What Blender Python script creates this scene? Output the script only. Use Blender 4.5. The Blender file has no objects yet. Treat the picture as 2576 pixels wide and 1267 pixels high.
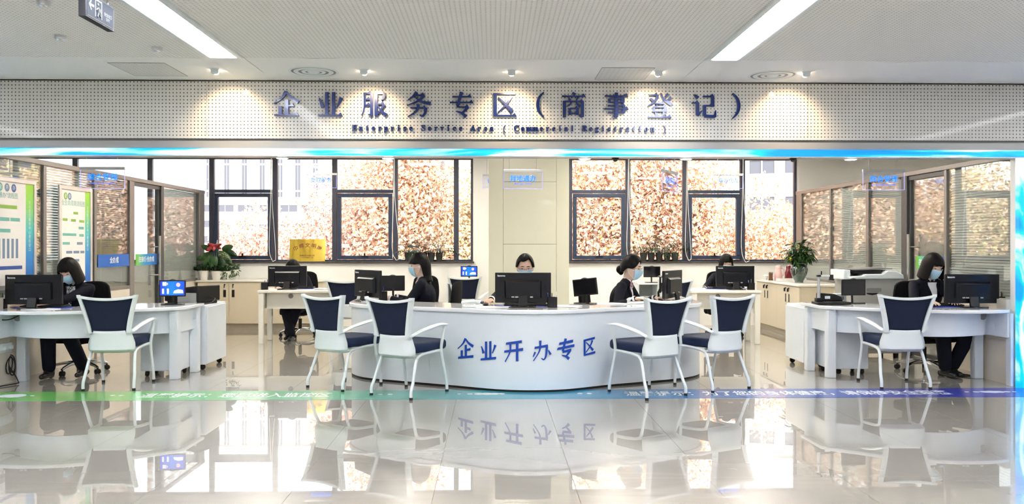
import bpy, bmesh, math, random
from mathutils import Vector, Matrix, Euler
from mathutils.bvhtree import BVHTree

R = math.radians
scene = bpy.context.scene
C = scene.collection
random.seed(7)

# ------------------------------------------------------------------ camera
FPX, CAMH, HOR, YAW = 2095.0, 1.38, 617.0, R(1.3)
cam_d = bpy.data.cameras.new('camera')
cam = bpy.data.objects.new('camera', cam_d)
C.objects.link(cam)
cam.location = (0, 0, CAMH)
cam.rotation_euler = (R(90), 0, -YAW)
cam_d.sensor_width = 36.0
cam_d.lens = 36.0 * FPX / 2576.0
cam_d.shift_y = -(633.5 - HOR) / 2576.0
cam_d.clip_start = 0.05
cam_d.clip_end = 400
scene.camera = cam

# ------------------------------------------------------------------ world, exposure
SKY = 2.2
STRIP = 15.0      # hall light strips
INNER = 20.0      # panels over the counters, some added to brighten the back wall
SPOT = 16.0
world = bpy.data.worlds.new('sky')
scene.world = world
world.use_nodes = True
bg = world.node_tree.nodes['Background']
bg.inputs[0].default_value = (0.93, 0.965, 1.0, 1)
bg.inputs[1].default_value = SKY
sun_d = bpy.data.lights.new('sun', 'SUN')
sun_d.energy = 4.8
sun_d.angle = R(6)
sun_d.color = (1.0, 0.95, 0.88)
sun = bpy.data.objects.new('sun', sun_d)
C.objects.link(sun)
sun.rotation_euler = (R(42), 0, R(25))     # from behind the building: lights the trees, not the room
vs = scene.view_settings
vs.view_transform = 'Standard'
vs.look = 'None'
vs.exposure = 1.3
vs.gamma = 1.0
vs.use_curve_mapping = False
try:
    scene.cycles.use_denoising = True
    scene.cycles.denoising_input_passes = 'RGB_ALBEDO'
    scene.cycles.max_bounces = 10
    scene.cycles.transparent_max_bounces = 24
    scene.cycles.sample_clamp_indirect = 6.0
    scene.cycles.caustics_reflective = False
    scene.cycles.caustics_refractive = False
except Exception:
    pass


def WX(px, Y):
    return Y * math.tan(YAW + math.atan((px - 1288.0) / FPX))


def WZ(px, py, Y):
    x = WX(px, Y)
    return CAMH - (py - HOR) * (x * math.sin(YAW) + Y * math.cos(YAW)) / FPX


# ------------------------------------------------------------------ materials
def new_mat(name):
    m = bpy.data.materials.new(name)
    m.use_nodes = True
    return m, m.node_tree.nodes, m.node_tree.links, m.node_tree.nodes['Principled BSDF']


def P(name, col, rough=0.5, metal=0.0, coat=0.0, spec=0.5, noise=0.0, nscale=20.0, bump=0.0, emit=None, estr=0.0, crough=0.05):
    m, n, l, b = new_mat(name)
    b.inputs['Base Color'].default_value = (*col, 1)
    b.inputs['Roughness'].default_value = rough
    b.inputs['Metallic'].default_value = metal
    b.inputs['Coat Weight'].default_value = coat
    b.inputs['Coat Roughness'].default_value = crough
    b.inputs['Specular IOR Level'].default_value = spec
    if emit:
        b.inputs['Emission Color'].default_value = (*emit, 1)
        b.inputs['Emission Strength'].default_value = estr
    if noise or bump:
        tc = n.new('ShaderNodeTexCoord')
        nz = n.new('ShaderNodeTexNoise')
        nz.inputs['Scale'].default_value = nscale
        nz.inputs['Detail'].default_value = 4
        l.new(tc.outputs['Object'], nz.inputs['Vector'])
        if noise:
            r = n.new('ShaderNodeValToRGB')
            r.color_ramp.elements[0].position = 0.3
            r.color_ramp.elements[1].position = 0.7
            r.color_ramp.elements[0].color = (*[max(0, c * (1 - noise)) for c in col], 1)
            r.color_ramp.elements[1].color = (*[min(1, c * (1 + noise)) for c in col], 1)
            l.new(nz.outputs['Fac'], r.inputs['Fac'])
            l.new(r.outputs['Color'], b.inputs['Base Color'])
        if bump:
            bp = n.new('ShaderNodeBump')
            bp.inputs['Strength'].default_value = bump
            bp.inputs['Distance'].default_value = 0.01
            l.new(nz.outputs['Fac'], bp.inputs['Height'])
            l.new(bp.outputs['Normal'], b.inputs['Normal'])
    return m


def math_node(n, l, op, a, b=None):
    k = n.new('ShaderNodeMath')
    k.operation = op
    for i, v in enumerate((a, b)):
        if v is None:
            continue
        if isinstance(v, (int, float)):
            k.inputs[i].default_value = v
        else:
            l.new(v, k.inputs[i])
    return k.outputs[0]


def perforated(name, col, hole, pitch, rad, axes, coat, rough=0.5):
    m, n, l, b = new_mat(name)
    tc = n.new('ShaderNodeTexCoord')
    s = n.new('ShaderNodeSeparateXYZ')
    l.new(tc.outputs['Object'], s.inputs[0])
    d = []
    for ax in axes:
        v = math_node(n, l, 'DIVIDE', s.outputs[ax], pitch)
        v = math_node(n, l, 'FRACT', v)
        v = math_node(n, l, 'SUBTRACT', v, 0.5)
        d.append(math_node(n, l, 'MULTIPLY', v, v))
    q = math_node(n, l, 'ADD', d[0], d[1])
    q = math_node(n, l, 'LESS_THAN', q, (rad / pitch) ** 2)
    mx = n.new('ShaderNodeMix')
    mx.data_type = 'RGBA'
    l.new(q, mx.inputs['Factor'])
    mx.inputs['A'].default_value = (*col, 1)
    mx.inputs['B'].default_value = (*hole, 1)
    l.new(mx.outputs['Result'], b.inputs['Base Color'])
    b.inputs['Roughness'].default_value = rough
    b.inputs['Coat Weight'].default_value = coat
    b.inputs['Coat Roughness'].default_value = 0.06
    return m


def glass_mat(name, tint=(1, 1, 1), refl=0.1, fr=1.35):
    m, n, l, b = new_mat(name)
    n.remove(b)
    out = n['Material Output']
    t = n.new('ShaderNodeBsdfTransparent')
    t.inputs[0].default_value = (*tint, 1)
    g = n.new('ShaderNodeBsdfGlossy')
    g.inputs['Roughness'].default_value = 0.01
    f = n.new('ShaderNodeFresnel')
    f.inputs['IOR'].default_value = fr
    k = math_node(n, l, 'MULTIPLY', f.outputs[0], refl * 10)
    k2 = math_node(n, l, 'MINIMUM', k, 0.8)
    mx = n.new('ShaderNodeMixShader')
    l.new(k2, mx.inputs[0])
    l.new(t.outputs[0], mx.inputs[1])
    l.new(g.outputs[0], mx.inputs[2])
    l.new(mx.outputs[0], out.inputs['Surface'])
    return m


def emit_mat(name, col, s, base=(0.8, 0.8, 0.8)):
    m, n, l, b = new_mat(name)
    b.inputs['Base Color'].default_value = (*base, 1)
    b.inputs['Emission Color'].default_value = (*col, 1)
    b.inputs['Emission Strength'].default_value = s
    return m


def ramp_mat(name, axis, lo, hi, stops, rough=0.3, emit=0.0, coat=0.0):
    """colour print that runs along one object axis"""
    m, n, l, b = new_mat(name)
    tc = n.new('ShaderNodeTexCoord')
    s = n.new('ShaderNodeSeparateXYZ')
    l.new(tc.outputs['Object'], s.inputs[0])
    mr = n.new('ShaderNodeMapRange')
    mr.inputs['From Min'].default_value = lo
    mr.inputs['From Max'].default_value = hi
    l.new(s.outputs[axis], mr.inputs['Value'])
    r = n.new('ShaderNodeValToRGB')
    el = r.color_ramp.elements
    while len(el) < len(stops):
        el.new(0.5)
    for e, (p, c) in zip(el, stops):
        e.position = p
        e.color = (*c, 1)
    l.new(mr.outputs[0], r.inputs[0])
    l.new(r.outputs[0], b.inputs['Base Color'])
    b.inputs['Roughness'].default_value = rough
    b.inputs['Coat Weight'].default_value = coat
    if emit:
        l.new(r.outputs[0], b.inputs['Emission Color'])
        b.inputs['Emission Strength'].default_value = emit
    return m


def noise_ramp(name, scale, stops, rough=0.5, stretch=(1, 1, 1), emit=0.0, detail=3.0, coat=0.0, per_object=False, dist=0.0, spec=0.5, trans=0.0, crough=0.05):
    m, n, l, b = new_mat(name)
    tc = n.new('ShaderNodeTexCoord')
    mp = n.new('ShaderNodeMapping')
    mp.inputs['Scale'].default_value = stretch
    l.new(tc.outputs['Object'], mp.inputs['Vector'])
    vec = mp.outputs[0]
    if per_object:
        oi = n.new('ShaderNodeObjectInfo')
        k = math_node(n, l, 'MULTIPLY', oi.outputs['Random'], 40.0)
        va = n.new('ShaderNodeVectorMath')
        va.operation = 'ADD'
        l.new(vec, va.inputs[0])
        l.new(k, va.inputs[1])
        vec = va.outputs[0]
    nz = n.new('ShaderNodeTexNoise')
    nz.inputs['Scale'].default_value = scale
    nz.inputs['Detail'].default_value = detail
    nz.inputs['Distortion'].default_value = dist
    l.new(vec, nz.inputs['Vector'])
    r = n.new('ShaderNodeValToRGB')
    el = r.color_ramp.elements
    while len(el) < len(stops):
        el.new(0.5)
    for e, (p, c) in zip(el, stops):
        e.position = p
        e.color = (*c, 1)
    l.new(nz.outputs['Fac'], r.inputs[0])
    l.new(r.outputs[0], b.inputs['Base Color'])
    b.inputs['Roughness'].default_value = rough
    b.inputs['Coat Weight'].default_value = coat
    b.inputs['Coat Roughness'].default_value = crough
    b.inputs['Specular IOR Level'].default_value = spec
    if emit:
        l.new(r.outputs[0], b.inputs['Emission Color'])
        b.inputs['Emission Strength'].default_value = emit
    return m


M = {}
M['tile'] = noise_ramp('floor_tile_stone', 0.9, [(0.30, (0.31, 0.288, 0.25)), (0.52, (0.355, 0.332, 0.292)), (0.60, (0.32, 0.298, 0.26)), (0.75, (0.38, 0.357, 0.317))],
                       rough=0.25, stretch=(0.6, 2.2, 1), detail=6, per_object=True, dist=0.8, spec=0.5, coat=1.0, crough=0.0)
M['tile'].node_tree.nodes['Principled BSDF'].inputs['Coat IOR'].default_value = 1.85
M['grout'] = P('grout', (0.09, 0.085, 0.08), 0.5)
M['ceil_perf'] = perforated('perforated_ceiling', (0.80, 0.80, 0.795), (0.44, 0.44, 0.43), 0.0333, 0.0060, ('X', 'Y'), 0.0, 0.7)
M['ceil'] = P('ceiling_paint', (0.83, 0.84, 0.845), 0.7)
M['dark_gap'] = P('dark_gap', (0.03, 0.03, 0.03), 0.9)
M['board'] = perforated('perforated_board', (0.70, 0.695, 0.685), (0.02, 0.02, 0.02), 0.0334, 0.0056, ('X', 'Z'), 0.16, 0.5)
M['fascia'] = P('fascia_metal', (0.38, 0.38, 0.39), 0.35, metal=0.15)
M['white_wall'] = P('wall_paint', (0.86, 0.855, 0.83), 0.6)
M['hall_wall'] = P('hall_wall_paint', (0.78, 0.78, 0.76), 0.6)
M['stone'] = P('beige_stone', (0.66, 0.60, 0.52), 0.25, noise=0.05, nscale=3)
M['pillar'] = P('pillar_panel', (0.66, 0.655, 0.535), 0.28, coat=0.35)
M['win_frame'] = P('window_frame_navy', (0.022, 0.040, 0.085), 0.4)
M['win_mull'] = P('window_mullion', (0.045, 0.05, 0.08), 0.4)
M['sill'] = P('window_sill_stone', (0.07, 0.055, 0.05), 0.25)
M['glass'] = glass_mat('window_glass', (0.97, 0.985, 0.98), 0.06)
M['pglass'] = glass_mat('partition_glass', (0.95, 0.97, 0.965), 0.055, 1.45)
M['pframe'] = P('partition_frame', (0.24, 0.225, 0.215), 0.35, metal=0.4)
M['pframe_dark'] = P('door_frame_dark', (0.055, 0.058, 0.062), 0.4)
M['slat'] = P('blind_slat', (0.80, 0.79, 0.76), 0.4)
M['slat_dark'] = P('blind_slat_grey', (0.26, 0.27, 0.26), 0.4)
M['white'] = P('blue_lit_white_lacquer', (0.70, 0.755, 0.82), 0.28, coat=0.4)  # bluish cast of the hall light put into the base colour
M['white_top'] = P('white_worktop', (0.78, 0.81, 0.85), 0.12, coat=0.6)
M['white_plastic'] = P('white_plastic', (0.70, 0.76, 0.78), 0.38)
M['white_cream'] = P('cream_worktop', (0.84, 0.82, 0.74), 0.3, coat=0.2)
M['cream'] = P('cream_cabinet', (0.66, 0.58, 0.44), 0.4)
M['cream_dark'] = P('cream_plinth', (0.46, 0.40, 0.31), 0.4)
M['navy_mesh'] = P('navy_mesh_fabric', (0.010, 0.016, 0.040), 0.75, spec=0.25, bump=0.25, nscale=500)
M['navy_seat'] = P('navy_seat_fabric', (0.009, 0.020, 0.060), 0.7, spec=0.3, bump=0.2, nscale=300)
M['black'] = P('black_plastic', (0.005, 0.005, 0.006), 0.4, spec=0.35)
M['black_mat'] = P('black_fabric', (0.004, 0.004, 0.005), 0.85, spec=0.2)
M['black_gloss'] = P('black_gloss', (0.006, 0.006, 0.008), 0.08, coat=0.5)
M['monitor_back'] = P('monitor_shell', (0.0035, 0.0042, 0.0075), 0.3, spec=0.35)
M['rubber'] = P('black_rubber', (0.01, 0.01, 0.01), 0.7)
M['chrome'] = P('chrome', (0.75, 0.75, 0.76), 0.12, metal=1.0)
M['steel'] = P('brushed_steel', (0.62, 0.60, 0.57), 0.25, metal=1.0)
M['alu'] = P('aluminium', (0.62, 0.63, 0.65), 0.3, metal=0.7)
M['grey_pl'] = P('grey_plastic', (0.36, 0.36, 0.35), 0.4)
M['mid_grey'] = P('mid_grey_plastic', (0.20, 0.20, 0.20), 0.4)
M['sign_blue'] = P('sign_letter_blue', (0.004, 0.022, 0.16), 0.25, metal=0.12, coat=0.25)
M['desk_blue'] = P('desk_letter_blue', (0.002, 0.055, 0.40), 0.4)
M['print_white'] = P('white_print', (0.66, 0.70, 0.72), 0.5)
M['logo'] = P('grey_logo_print', (0.72, 0.74, 0.76), 0.35)
M['strip_light'] = emit_mat('light_diffuser', (0.955, 0.975, 1.0), STRIP)
M['inner_light'] = emit_mat('inner_light_diffuser', (1.0, 0.93, 0.80), INNER)
M['lens'] = emit_mat('spot_lens', (1.0, 0.80, 0.55), 22.0)
M['downlight'] = emit_mat('downlight_lens', (1.0, 0.97, 0.92), 6.0)
M['led'] = noise_ramp('led_sky_video', 1.0, [(0.38, (0.0, 0.20, 0.95)), (0.49, (0.0, 0.42, 1.0)), (0.545, (0.35, 0.78, 1.0)), (0.60, (1, 1, 1))], stretch=(0.55, 1, 9.0), emit=0.44, detail=5, dist=0.7)
M['led_col'] = noise_ramp('led_sky_video_column', 1.0, [(0.40, (0.0, 0.22, 0.95)), (0.50, (0.0, 0.44, 1.0)), (0.55, (0.5, 0.88, 1.0)), (0.60, (1, 1, 1))], stretch=(4.0, 1, 1.6), emit=0.44, detail=5, dist=0.7)
M['skin'] = P('skin', (0.62, 0.40, 0.30), 0.5)
M['skin_f'] = P('fair_skin', (0.70, 0.48, 0.38), 0.5)
M['suit'] = P('dark_navy_suit', (0.0045, 0.0055, 0.012), 0.8, spec=0.2, bump=0.15, nscale=60)
M['shirt'] = P('white_shirt', (0.80, 0.79, 0.80), 0.7)
M['hair'] = P('black_hair', (0.002, 0.0017, 0.0018), 0.5, spec=0.15)
M['hair_brown'] = P('dark_brown_hair', (0.0042, 0.0028, 0.0026), 0.5, spec=0.15)
M['mask'] = P('blue_mask', (0.42, 0.66, 0.82), 0.7)
M['mask_white'] = P('mask_loop', (0.80, 0.84, 0.88), 0.7)
M['eye'] = P('eye_dark', (0.015, 0.010, 0.008), 0.25)
M['scarf'] = noise_ramp('patterned_scarf', 45, [(0.42, (0.78, 0.72, 0.72)), (0.5, (0.35, 0.03, 0.06)), (0.56, (0.04, 0.05, 0.14)), (0.62, (0.80, 0.78, 0.78))], rough=0.6)
M['pattern_shirt'] = noise_ramp('patterned_blouse', 38, [(0.46, (0.74, 0.73, 0.76)), (0.50, (0.03, 0.03, 0.06)), (0.56, (0.03, 0.03, 0.06)), (0.6, (0.74, 0.73, 0.76))], rough=0.7)
M['shoe'] = P('black_shoe', (0.012, 0.012, 0.013), 0.35)
M['sole'] = P('brown_sole', (0.10, 0.075, 0.055), 0.6)
M['leaf'] = noise_ramp('green_leaf', 9, [(0.3, (0.012, 0.045, 0.010)), (0.6, (0.04, 0.105, 0.025)), (0.8, (0.10, 0.17, 0.04))], rough=0.4)
M['leaf_dark'] = noise_ramp('dark_green_leaf', 12, [(0.3, (0.006, 0.022, 0.008)), (0.7, (0.03, 0.075, 0.024))], rough=0.35)
M['leaf_pale'] = noise_ramp('variegated_leaf', 40, [(0.35, (0.02, 0.06, 0.015)), (0.55, (0.10, 0.16, 0.06)), (0.7, (0.42, 0.46, 0.28))], rough=0.45)
M['leaf_yellow'] = P('yellowing_leaf', (0.42, 0.40, 0.03), 0.45)
M['red_leaf'] = noise_ramp('red_bract', 14, [(0.35, (0.16, 0.05, 0.03)), (0.55, (0.50, 0.03, 0.05)), (0.75, (0.70, 0.22, 0.22))], rough=0.35)
M['pot_white'] = P('white_ceramic', (0.82, 0.80, 0.73), 0.3, coat=0.3)
M['pot_dark'] = P('dark_pot', (0.030, 0.032, 0.030), 0.35)
M['soil'] = P('soil', (0.03, 0.02, 0.015), 0.9)
M['bark'] = P('bark', (0.30, 0.22, 0.17), 0.9, noise=0.3, nscale=6)
M['autumn'] = noise_ramp('autumn_foliage', 7.0, [(0.28, (0.34, 0.17, 0.11)), (0.40, (0.62, 0.36, 0.24)), (0.50, (0.74, 0.48, 0.36)), (0.60, (0.80, 0.60, 0.44)), (0.66, (0.80, 0.56, 0.16)), (0.74, (0.58, 0.56, 0.12))], rough=0.6, detail=4)
M['autumn_p'] = noise_ramp('russet_foliage', 7.0, [(0.28, (0.36, 0.19, 0.14)), (0.42, (0.66, 0.41, 0.32)), (0.54, (0.78, 0.54, 0.45)), (0.64, (0.82, 0.64, 0.54)), (0.72, (0.82, 0.56, 0.22))], rough=0.6, detail=4)
M['autumn_g'] = noise_ramp('greening_foliage', 7.0, [(0.28, (0.36, 0.22, 0.13)), (0.42, (0.66, 0.45, 0.29)), (0.52, (0.74, 0.54, 0.36)), (0.62, (0.58, 0.54, 0.20)), (0.72, (0.46, 0.50, 0.16))], rough=0.6, detail=4)
M['bld_white'] = P('building_white', (0.50, 0.48, 0.46), 0.7)
M['bld_pink'] = P('building_pale_pink', (0.46, 0.40, 0.38), 0.7)
M['bld_glass'] = P('building_window', (0.10, 0.10, 0.12), 0.3, spec=0.2)
M['ground'] = P('outdoor_ground', (0.35, 0.32, 0.28), 0.9)
M['gold'] = noise_ramp('polished_brass', 2.2, [(0.35, (0.62, 0.40, 0.06)), (0.5, (0.90, 0.66, 0.10)), (0.65, (0.78, 0.55, 0.12))], rough=0.18, stretch=(3, 1, 0.5))
M['gold'].node_tree.nodes['Principled BSDF'].inputs['Metallic'].default_value = 0.75
M['gold_red'] = P('engraved_red', (0.22, 0.03, 0.02), 0.5)
M['acrylic'] = glass_mat('acrylic_sheet', (0.95, 0.96, 1.0), 0.05)
M['acr_edge'] = emit_mat('lit_acrylic_edge', (0.38, 0.38, 1.0), 0.5, (0.15, 0.15, 0.3))
M['acr_txt'] = emit_mat('lit_engraving', (0.0, 0.17, 1.0), 0.9, (0.0, 0.03, 0.2))
M['acr_txt2'] = emit_mat('lit_engraving_violet', (0.10, 0.17, 1.0), 0.6, (0.0, 0.02, 0.2))
M['screen_blue'] = ramp_mat('screen_blue', 'X', -0.13, 0.13, [(0.0, (0.01, 0.03, 0.75)), (0.5, (0.01, 0.18, 0.85)), (1.0, (0.01, 0.05, 0.75))], emit=0.30)
M['screen_white'] = emit_mat('screen_white_print', (0.8, 0.85, 1.0), 0.35)
M['screen_red'] = emit_mat('screen_red_print', (0.9, 0.05, 0.10), 0.35)
M['blue_pl'] = P('blue_plastic', (0.01, 0.04, 0.35), 0.35)
M['paper'] = P('paper', (0.84, 0.85, 0.87), 0.6)
M['pink'] = P('pink_plastic', (0.72, 0.46, 0.44), 0.35)
M['maroon'] = P('maroon_plastic', (0.16, 0.012, 0.02), 0.25, coat=0.3)
M['brown_glass'] = P('brown_tumbler', (0.16, 0.07, 0.035), 0.15)
M['ceramic'] = P('white_china', (0.82, 0.82, 0.80), 0.2)
M['vase'] = glass_mat('vase_glass', (0.80, 0.86, 0.85), 0.2, 1.45)
M['water'] = P('vase_water_stems', (0.16, 0.24, 0.15), 0.2)
M['poster'] = P('poster_paper', (0.80, 0.78, 0.76), 0.5, coat=0.3)
M['poster_side'] = ramp_mat('poster_side_print', 'Z', 0.9, 1.98, [(0.0, (0.01, 0.10, 0.50)), (0.35, (0.02, 0.25, 0.62)), (0.6, (0.05, 0.50, 0.50)), (0.8, (0.22, 0.60, 0.12)), (1.0, (0.32, 0.66, 0.04))])
M['poster_frame'] = P('poster_frame', (0.72, 0.70, 0.69), 0.25, metal=0.5)
M['green_print'] = P('green_print', (0.25, 0.45, 0.06), 0.5)
M['teal_print'] = P('teal_print', (0.14, 0.42, 0.36), 0.5)
M['slate_print'] = P('slate_print', (0.16, 0.24, 0.36), 0.5)
M['navy_print'] = P('navy_print', (0.03, 0.09, 0.34), 0.5)
M['door_sign'] = P('door_sign_blue', (0.005, 0.12, 0.50), 0.4)
M['exit_face'] = P('exit_sign_face', (0.017, 0.021, 0.031), 0.6, spec=0.04)
M['exit_print'] = P('exit_print', (0.10, 0.105, 0.11), 0.6, spec=0.05)
M['exit_case'] = P('exit_case', (0.030, 0.030, 0.036), 0.5, spec=0.1)
M['cable'] = P('white_cable', (0.80, 0.80, 0.79), 0.5)
M['cable_b'] = P('black_cable', (0.012, 0.012, 0.013), 0.5)
M['access'] = perforated('access_panel', (0.66, 0.665, 0.66), (0.40, 0.40, 0.40), 0.045, 0.006, ('X', 'Y'), 0.0, 0.6)
M['strip_decal'] = ramp_mat('floor_decal', 'X', -5.2, 5.6, [(0.0, (0.14, 0.42, 0.07)), (0.16, (0.17, 0.50, 0.15)), (0.36, (0.13, 0.42, 0.28)), (0.52, (0.04, 0.28, 0.42)), (0.68, (0.04, 0.14, 0.42)), (0.85, (0.065, 0.075, 0.38)), (1.0, (0.03, 0.05, 0.5))], rough=0.16)
M['shelf'] = P('office_shelf', (0.30, 0.29, 0.27), 0.5)
M['binder'] = P('blue_binder', (0.05, 0.09, 0.20), 0.5)
M['wood'] = P('office_desk_wood', (0.26, 0.12, 0.06), 0.4)


# ------------------------------------------------------------------ mesh builder
class MB:
    def __init__(s):
        s.v, s.f = [], []

    def add(s, vs, fs):
        o = len(s.v)
        s.v += [tuple(p) for p in vs]
        s.f += [tuple(i + o for i in f) for f in fs]
        return s

    def box(s, x0, x1, y0, y1, z0, z1):
        v = [(x, y, z) for z in (z0, z1) for y in (y0, y1) for x in (x0, x1)]
        return s.add(v, [(0, 2, 3, 1), (4, 5, 7, 6), (0, 1, 5, 4), (2, 6, 7, 3), (0, 4, 6, 2), (1, 3, 7, 5)])

    def prism(s, pts, z0, z1, ax='z'):
        n = len(pts)
        a = sum(pts[i][0] * pts[(i + 1) % n][1] - pts[(i + 1) % n][0] * pts[i][1] for i in range(n))
        if a < 0:
            pts = pts[::-1]
        mp = {'z': lambda p, z: (p[0], p[1], z), 'y': lambda p, z: (p[0], -z, p[1]), 'x': lambda p, z: (z, p[0], p[1])}[ax]
        v = [mp(p, z0) for p in pts] + [mp(p, z1) for p in pts]
        f = [tuple(range(n))[::-1], tuple(range(n, 2 * n))]
        f += [(i, (i + 1) % n, (i + 1) % n + n, i + n) for i in range(n)]
        return s.add(v, f)

    def wall(s, path, t, z0, z1, zf=None):
        """vertical sheet of thickness t along a 2-D path (to its left side)"""
        n = len(path)
        L = []
        for i, p in enumerate(path):
            a = Vector(path[max(0, i - 1)])
            b = Vector(path[min(n - 1, i + 1)])
            d = (b - a).normalized()
            L.append((p[0] - d.y * t, p[1] + d.x * t))
        v = []
        for i in range(n):
            za, zb = (z0, z1) if zf is None else zf(i)
            v += [(*path[i], za), (*path[i], zb), (*L[i], zb), (*L[i], za)]
        f = []
        for i in range(n - 1):
            a, b = i * 4, i * 4 + 4
            for k in range(4):
                f.append((a + k, b + k, b + (k + 1) % 4, a + (k + 1) % 4))
        f += [(0, 1, 2, 3), tuple((n - 1) * 4 + k for k in (3, 2, 1, 0))]
        return s.add(v, f)

    def tube(s, pts, r, n=8, caps=True, flat=None):
        pts = [Vector(p) for p in pts]
        m = len(pts)
        rs = r if isinstance(r, (list, tuple)) else [r] * m
        t0 = (pts[1] - pts[0]).normalized()
        up = Vector((0, 0, 1)) if abs(t0.z) < 0.9 else Vector((0, 1, 0))
        u = t0.cross(up).normalized()
        v = []
        for i in range(m):
            t = (pts[min(m - 1, i + 1)] - pts[max(0, i - 1)]).normalized()
            u = (u - t * u.dot(t)).normalized()
            w = t.cross(u)
            for k in range(n):
                a = 2 * math.pi * k / n
                rr = rs[i]
                if flat:
                    v.append(pts[i] + u * math.cos(a) * rr * flat[0] + w * math.sin(a) * rr * flat[1])
                else:
                    v.append(pts[i] + u * math.cos(a) * rr + w * math.sin(a) * rr)
        f = []
        for i in range(m - 1):
            for k in range(n):
                f.append((i * n + k, i * n + (k + 1) % n, (i + 1) * n + (k + 1) % n, (i + 1) * n + k))
        if caps:
            f += [tuple(range(n))[::-1], tuple(range((m - 1) * n, m * n))]
        return s.add(v, f)

    def lathe(s, prof, n=16, c=(0, 0, 0), cap=True):
        v = []
        for (r, z) in prof:
            for k in range(n):
                a = 2 * math.pi * k / n
                v.append((c[0] + r * math.cos(a), c[1] + r * math.sin(a), c[2] + z))
        f = []
        m = len(prof)
        for i in range(m - 1):
            for k in range(n):
                f.append((i * n + k, i * n + (k + 1) % n, (i + 1) * n + (k + 1) % n, (i + 1) * n + k))
        if cap:
            f += [tuple(range(n))[::-1], tuple(range((m - 1) * n, m * n))]
        return s.add(v, f)

    def ell(s, c, r, n=14, m=9, mat=None):
        v, f = [], []
        c = Vector(c)
        for i in range(1, m):
            th = math.pi * i / m
            for k in range(n):
                a = 2 * math.pi * k / n
                v.append(Vector((r[0] * math.sin(th) * math.cos(a), r[1] * math.sin(th) * math.sin(a), r[2] * math.cos(th))))
        v += [Vector((0, 0, r[2])), Vector((0, 0, -r[2]))]
        if mat:
            v = [mat @ p for p in v]
        v = [p + c for p in v]
        T, B = len(v) - 2, len(v) - 1
        for i in range(m - 2):
            for k in range(n):
                f.append((i * n + k, (i + 1) * n + k, (i + 1) * n + (k + 1) % n, i * n + (k + 1) % n))
        for k in range(n):
            f.append((T, k, (k + 1) % n))
            f.append((B, (m - 2) * n + (k + 1) % n, (m - 2) * n + k))
        return s.add(v, f)

    def caps(s, a, b, ra, rb, n=10):
        """tapered capsule"""
        a, b = Vector(a), Vector(b)
        d = (b - a).normalized()
        pts, rs = [], []
        for k in range(4):
            q = math.pi / 2 * (k + 0.35) / 4.0
            pts.append(a - d * ra * math.cos(q)); rs.append(ra * math.sin(q))
        pts.append(a); rs.append(ra)
        pts.append(b); rs.append(rb)
        for k in range(3, -1, -1):
            q = math.pi / 2 * (k + 0.35) / 4.0
            pts.append(b + d * rb * math.cos(q)); rs.append(rb * math.sin(q))
        return s.tube(pts, rs, n)

    def grid(s, g, closed=False):
        h, w = len(g), len(g[0])
        f = []
        for i in range(h - 1):
            for j in range(w if closed else w - 1):
                k = (j + 1) % w
                f.append((i * w + j, i * w + k, (i + 1) * w + k, (i + 1) * w + j))
        return s.add([p for row in g for p in row], f)

    def xf(s, mat):
        s.v = [tuple(mat @ Vector(p)) for p in s.v]
        return s

    def mesh(s, name, mat, smooth=True, ang=40):
        me = bpy.data.meshes.new(name)
        me.from_pydata(s.v, [], s.f)
        me.validate()
        me.update()
        if mat:
            me.materials.append(M[mat] if isinstance(mat, str) else mat)
        if smooth:
            me.polygons.foreach_set('use_smooth', [True] * len(me.polygons))
            me.set_sharp_from_angle(angle=R(ang))
        return me

    def build(s, name, mat, parent=None, bevel=0.0, smooth=True, ang=40, solid=0.0, seg=2):
        o = bpy.data.objects.new(name, s.mesh(name, mat, smooth, ang))
        C.objects.link(o)
        if parent:
            o.parent = parent
        if solid:
            md = o.modifiers.new('thickness', 'SOLIDIFY')
            md.thickness = solid
        if bevel:
            md = o.modifiers.new('bevel', 'BEVEL')
            md.width = bevel
            md.segments = seg
            md.limit_method = 'ANGLE'
            md.angle_limit = R(35)
        return o


def box(x0, x1, y0, y1, z0, z1):
    return MB().box(x0, x1, y0, y1, z0, z1)


def thing(name, label, cat, loc=(0, 0, 0), rz=0.0, group=None):
    o = bpy.data.objects.new(name, None)
    o.empty_display_size = 0.1
    C.objects.link(o)
    o.location = loc
    o.rotation_euler = (0, 0, rz)
    return tag(o, label, cat, group)


def tag(o, label, cat, group=None):
    o['label'] = label
    o['category'] = cat
    if group:
        o['group'] = group
    return o


def struct(o):
    o['kind'] = 'structure'
    return o


def stuff(o):
    o['kind'] = 'stuff'
    return o


CHILDREN = {}


def copy_thing(root, loc, rz, label, group=None):
    def rec(o, par):
        c = o.copy()
        C.objects.link(c)
        c.parent = par
        for ch in o.children:
            rec(ch, c)
        return c
    c = rec(root, None)
    c.location = loc
    c.rotation_euler = (0, 0, rz)
    c['label'] = label
    if group:
        c['group'] = group
    return c


def text_mesh(s, size, depth=0.0, bold=0.0, spacing=1.0, align='CENTER', sx=1.0):
    cu = bpy.data.curves.new('lettering', 'FONT')
    cu.body = s
    cu.size = size
    cu.extrude = depth
    cu.offset = bold
    cu.space_character = spacing
    cu.align_x = align
    cu.align_y = 'CENTER'
    cu.resolution_u = 3
    o = bpy.data.objects.new('lettering', cu)
    C.objects.link(o)
    dg = bpy.context.evaluated_depsgraph_get()
    dg.update()
    me = bpy.data.meshes.new_from_object(o.evaluated_get(dg))
    bpy.data.objects.remove(o)
    me.materials.clear()
    if sx != 1.0:
        for v in me.vertices:
            v.co.x *= sx
    return me


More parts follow.
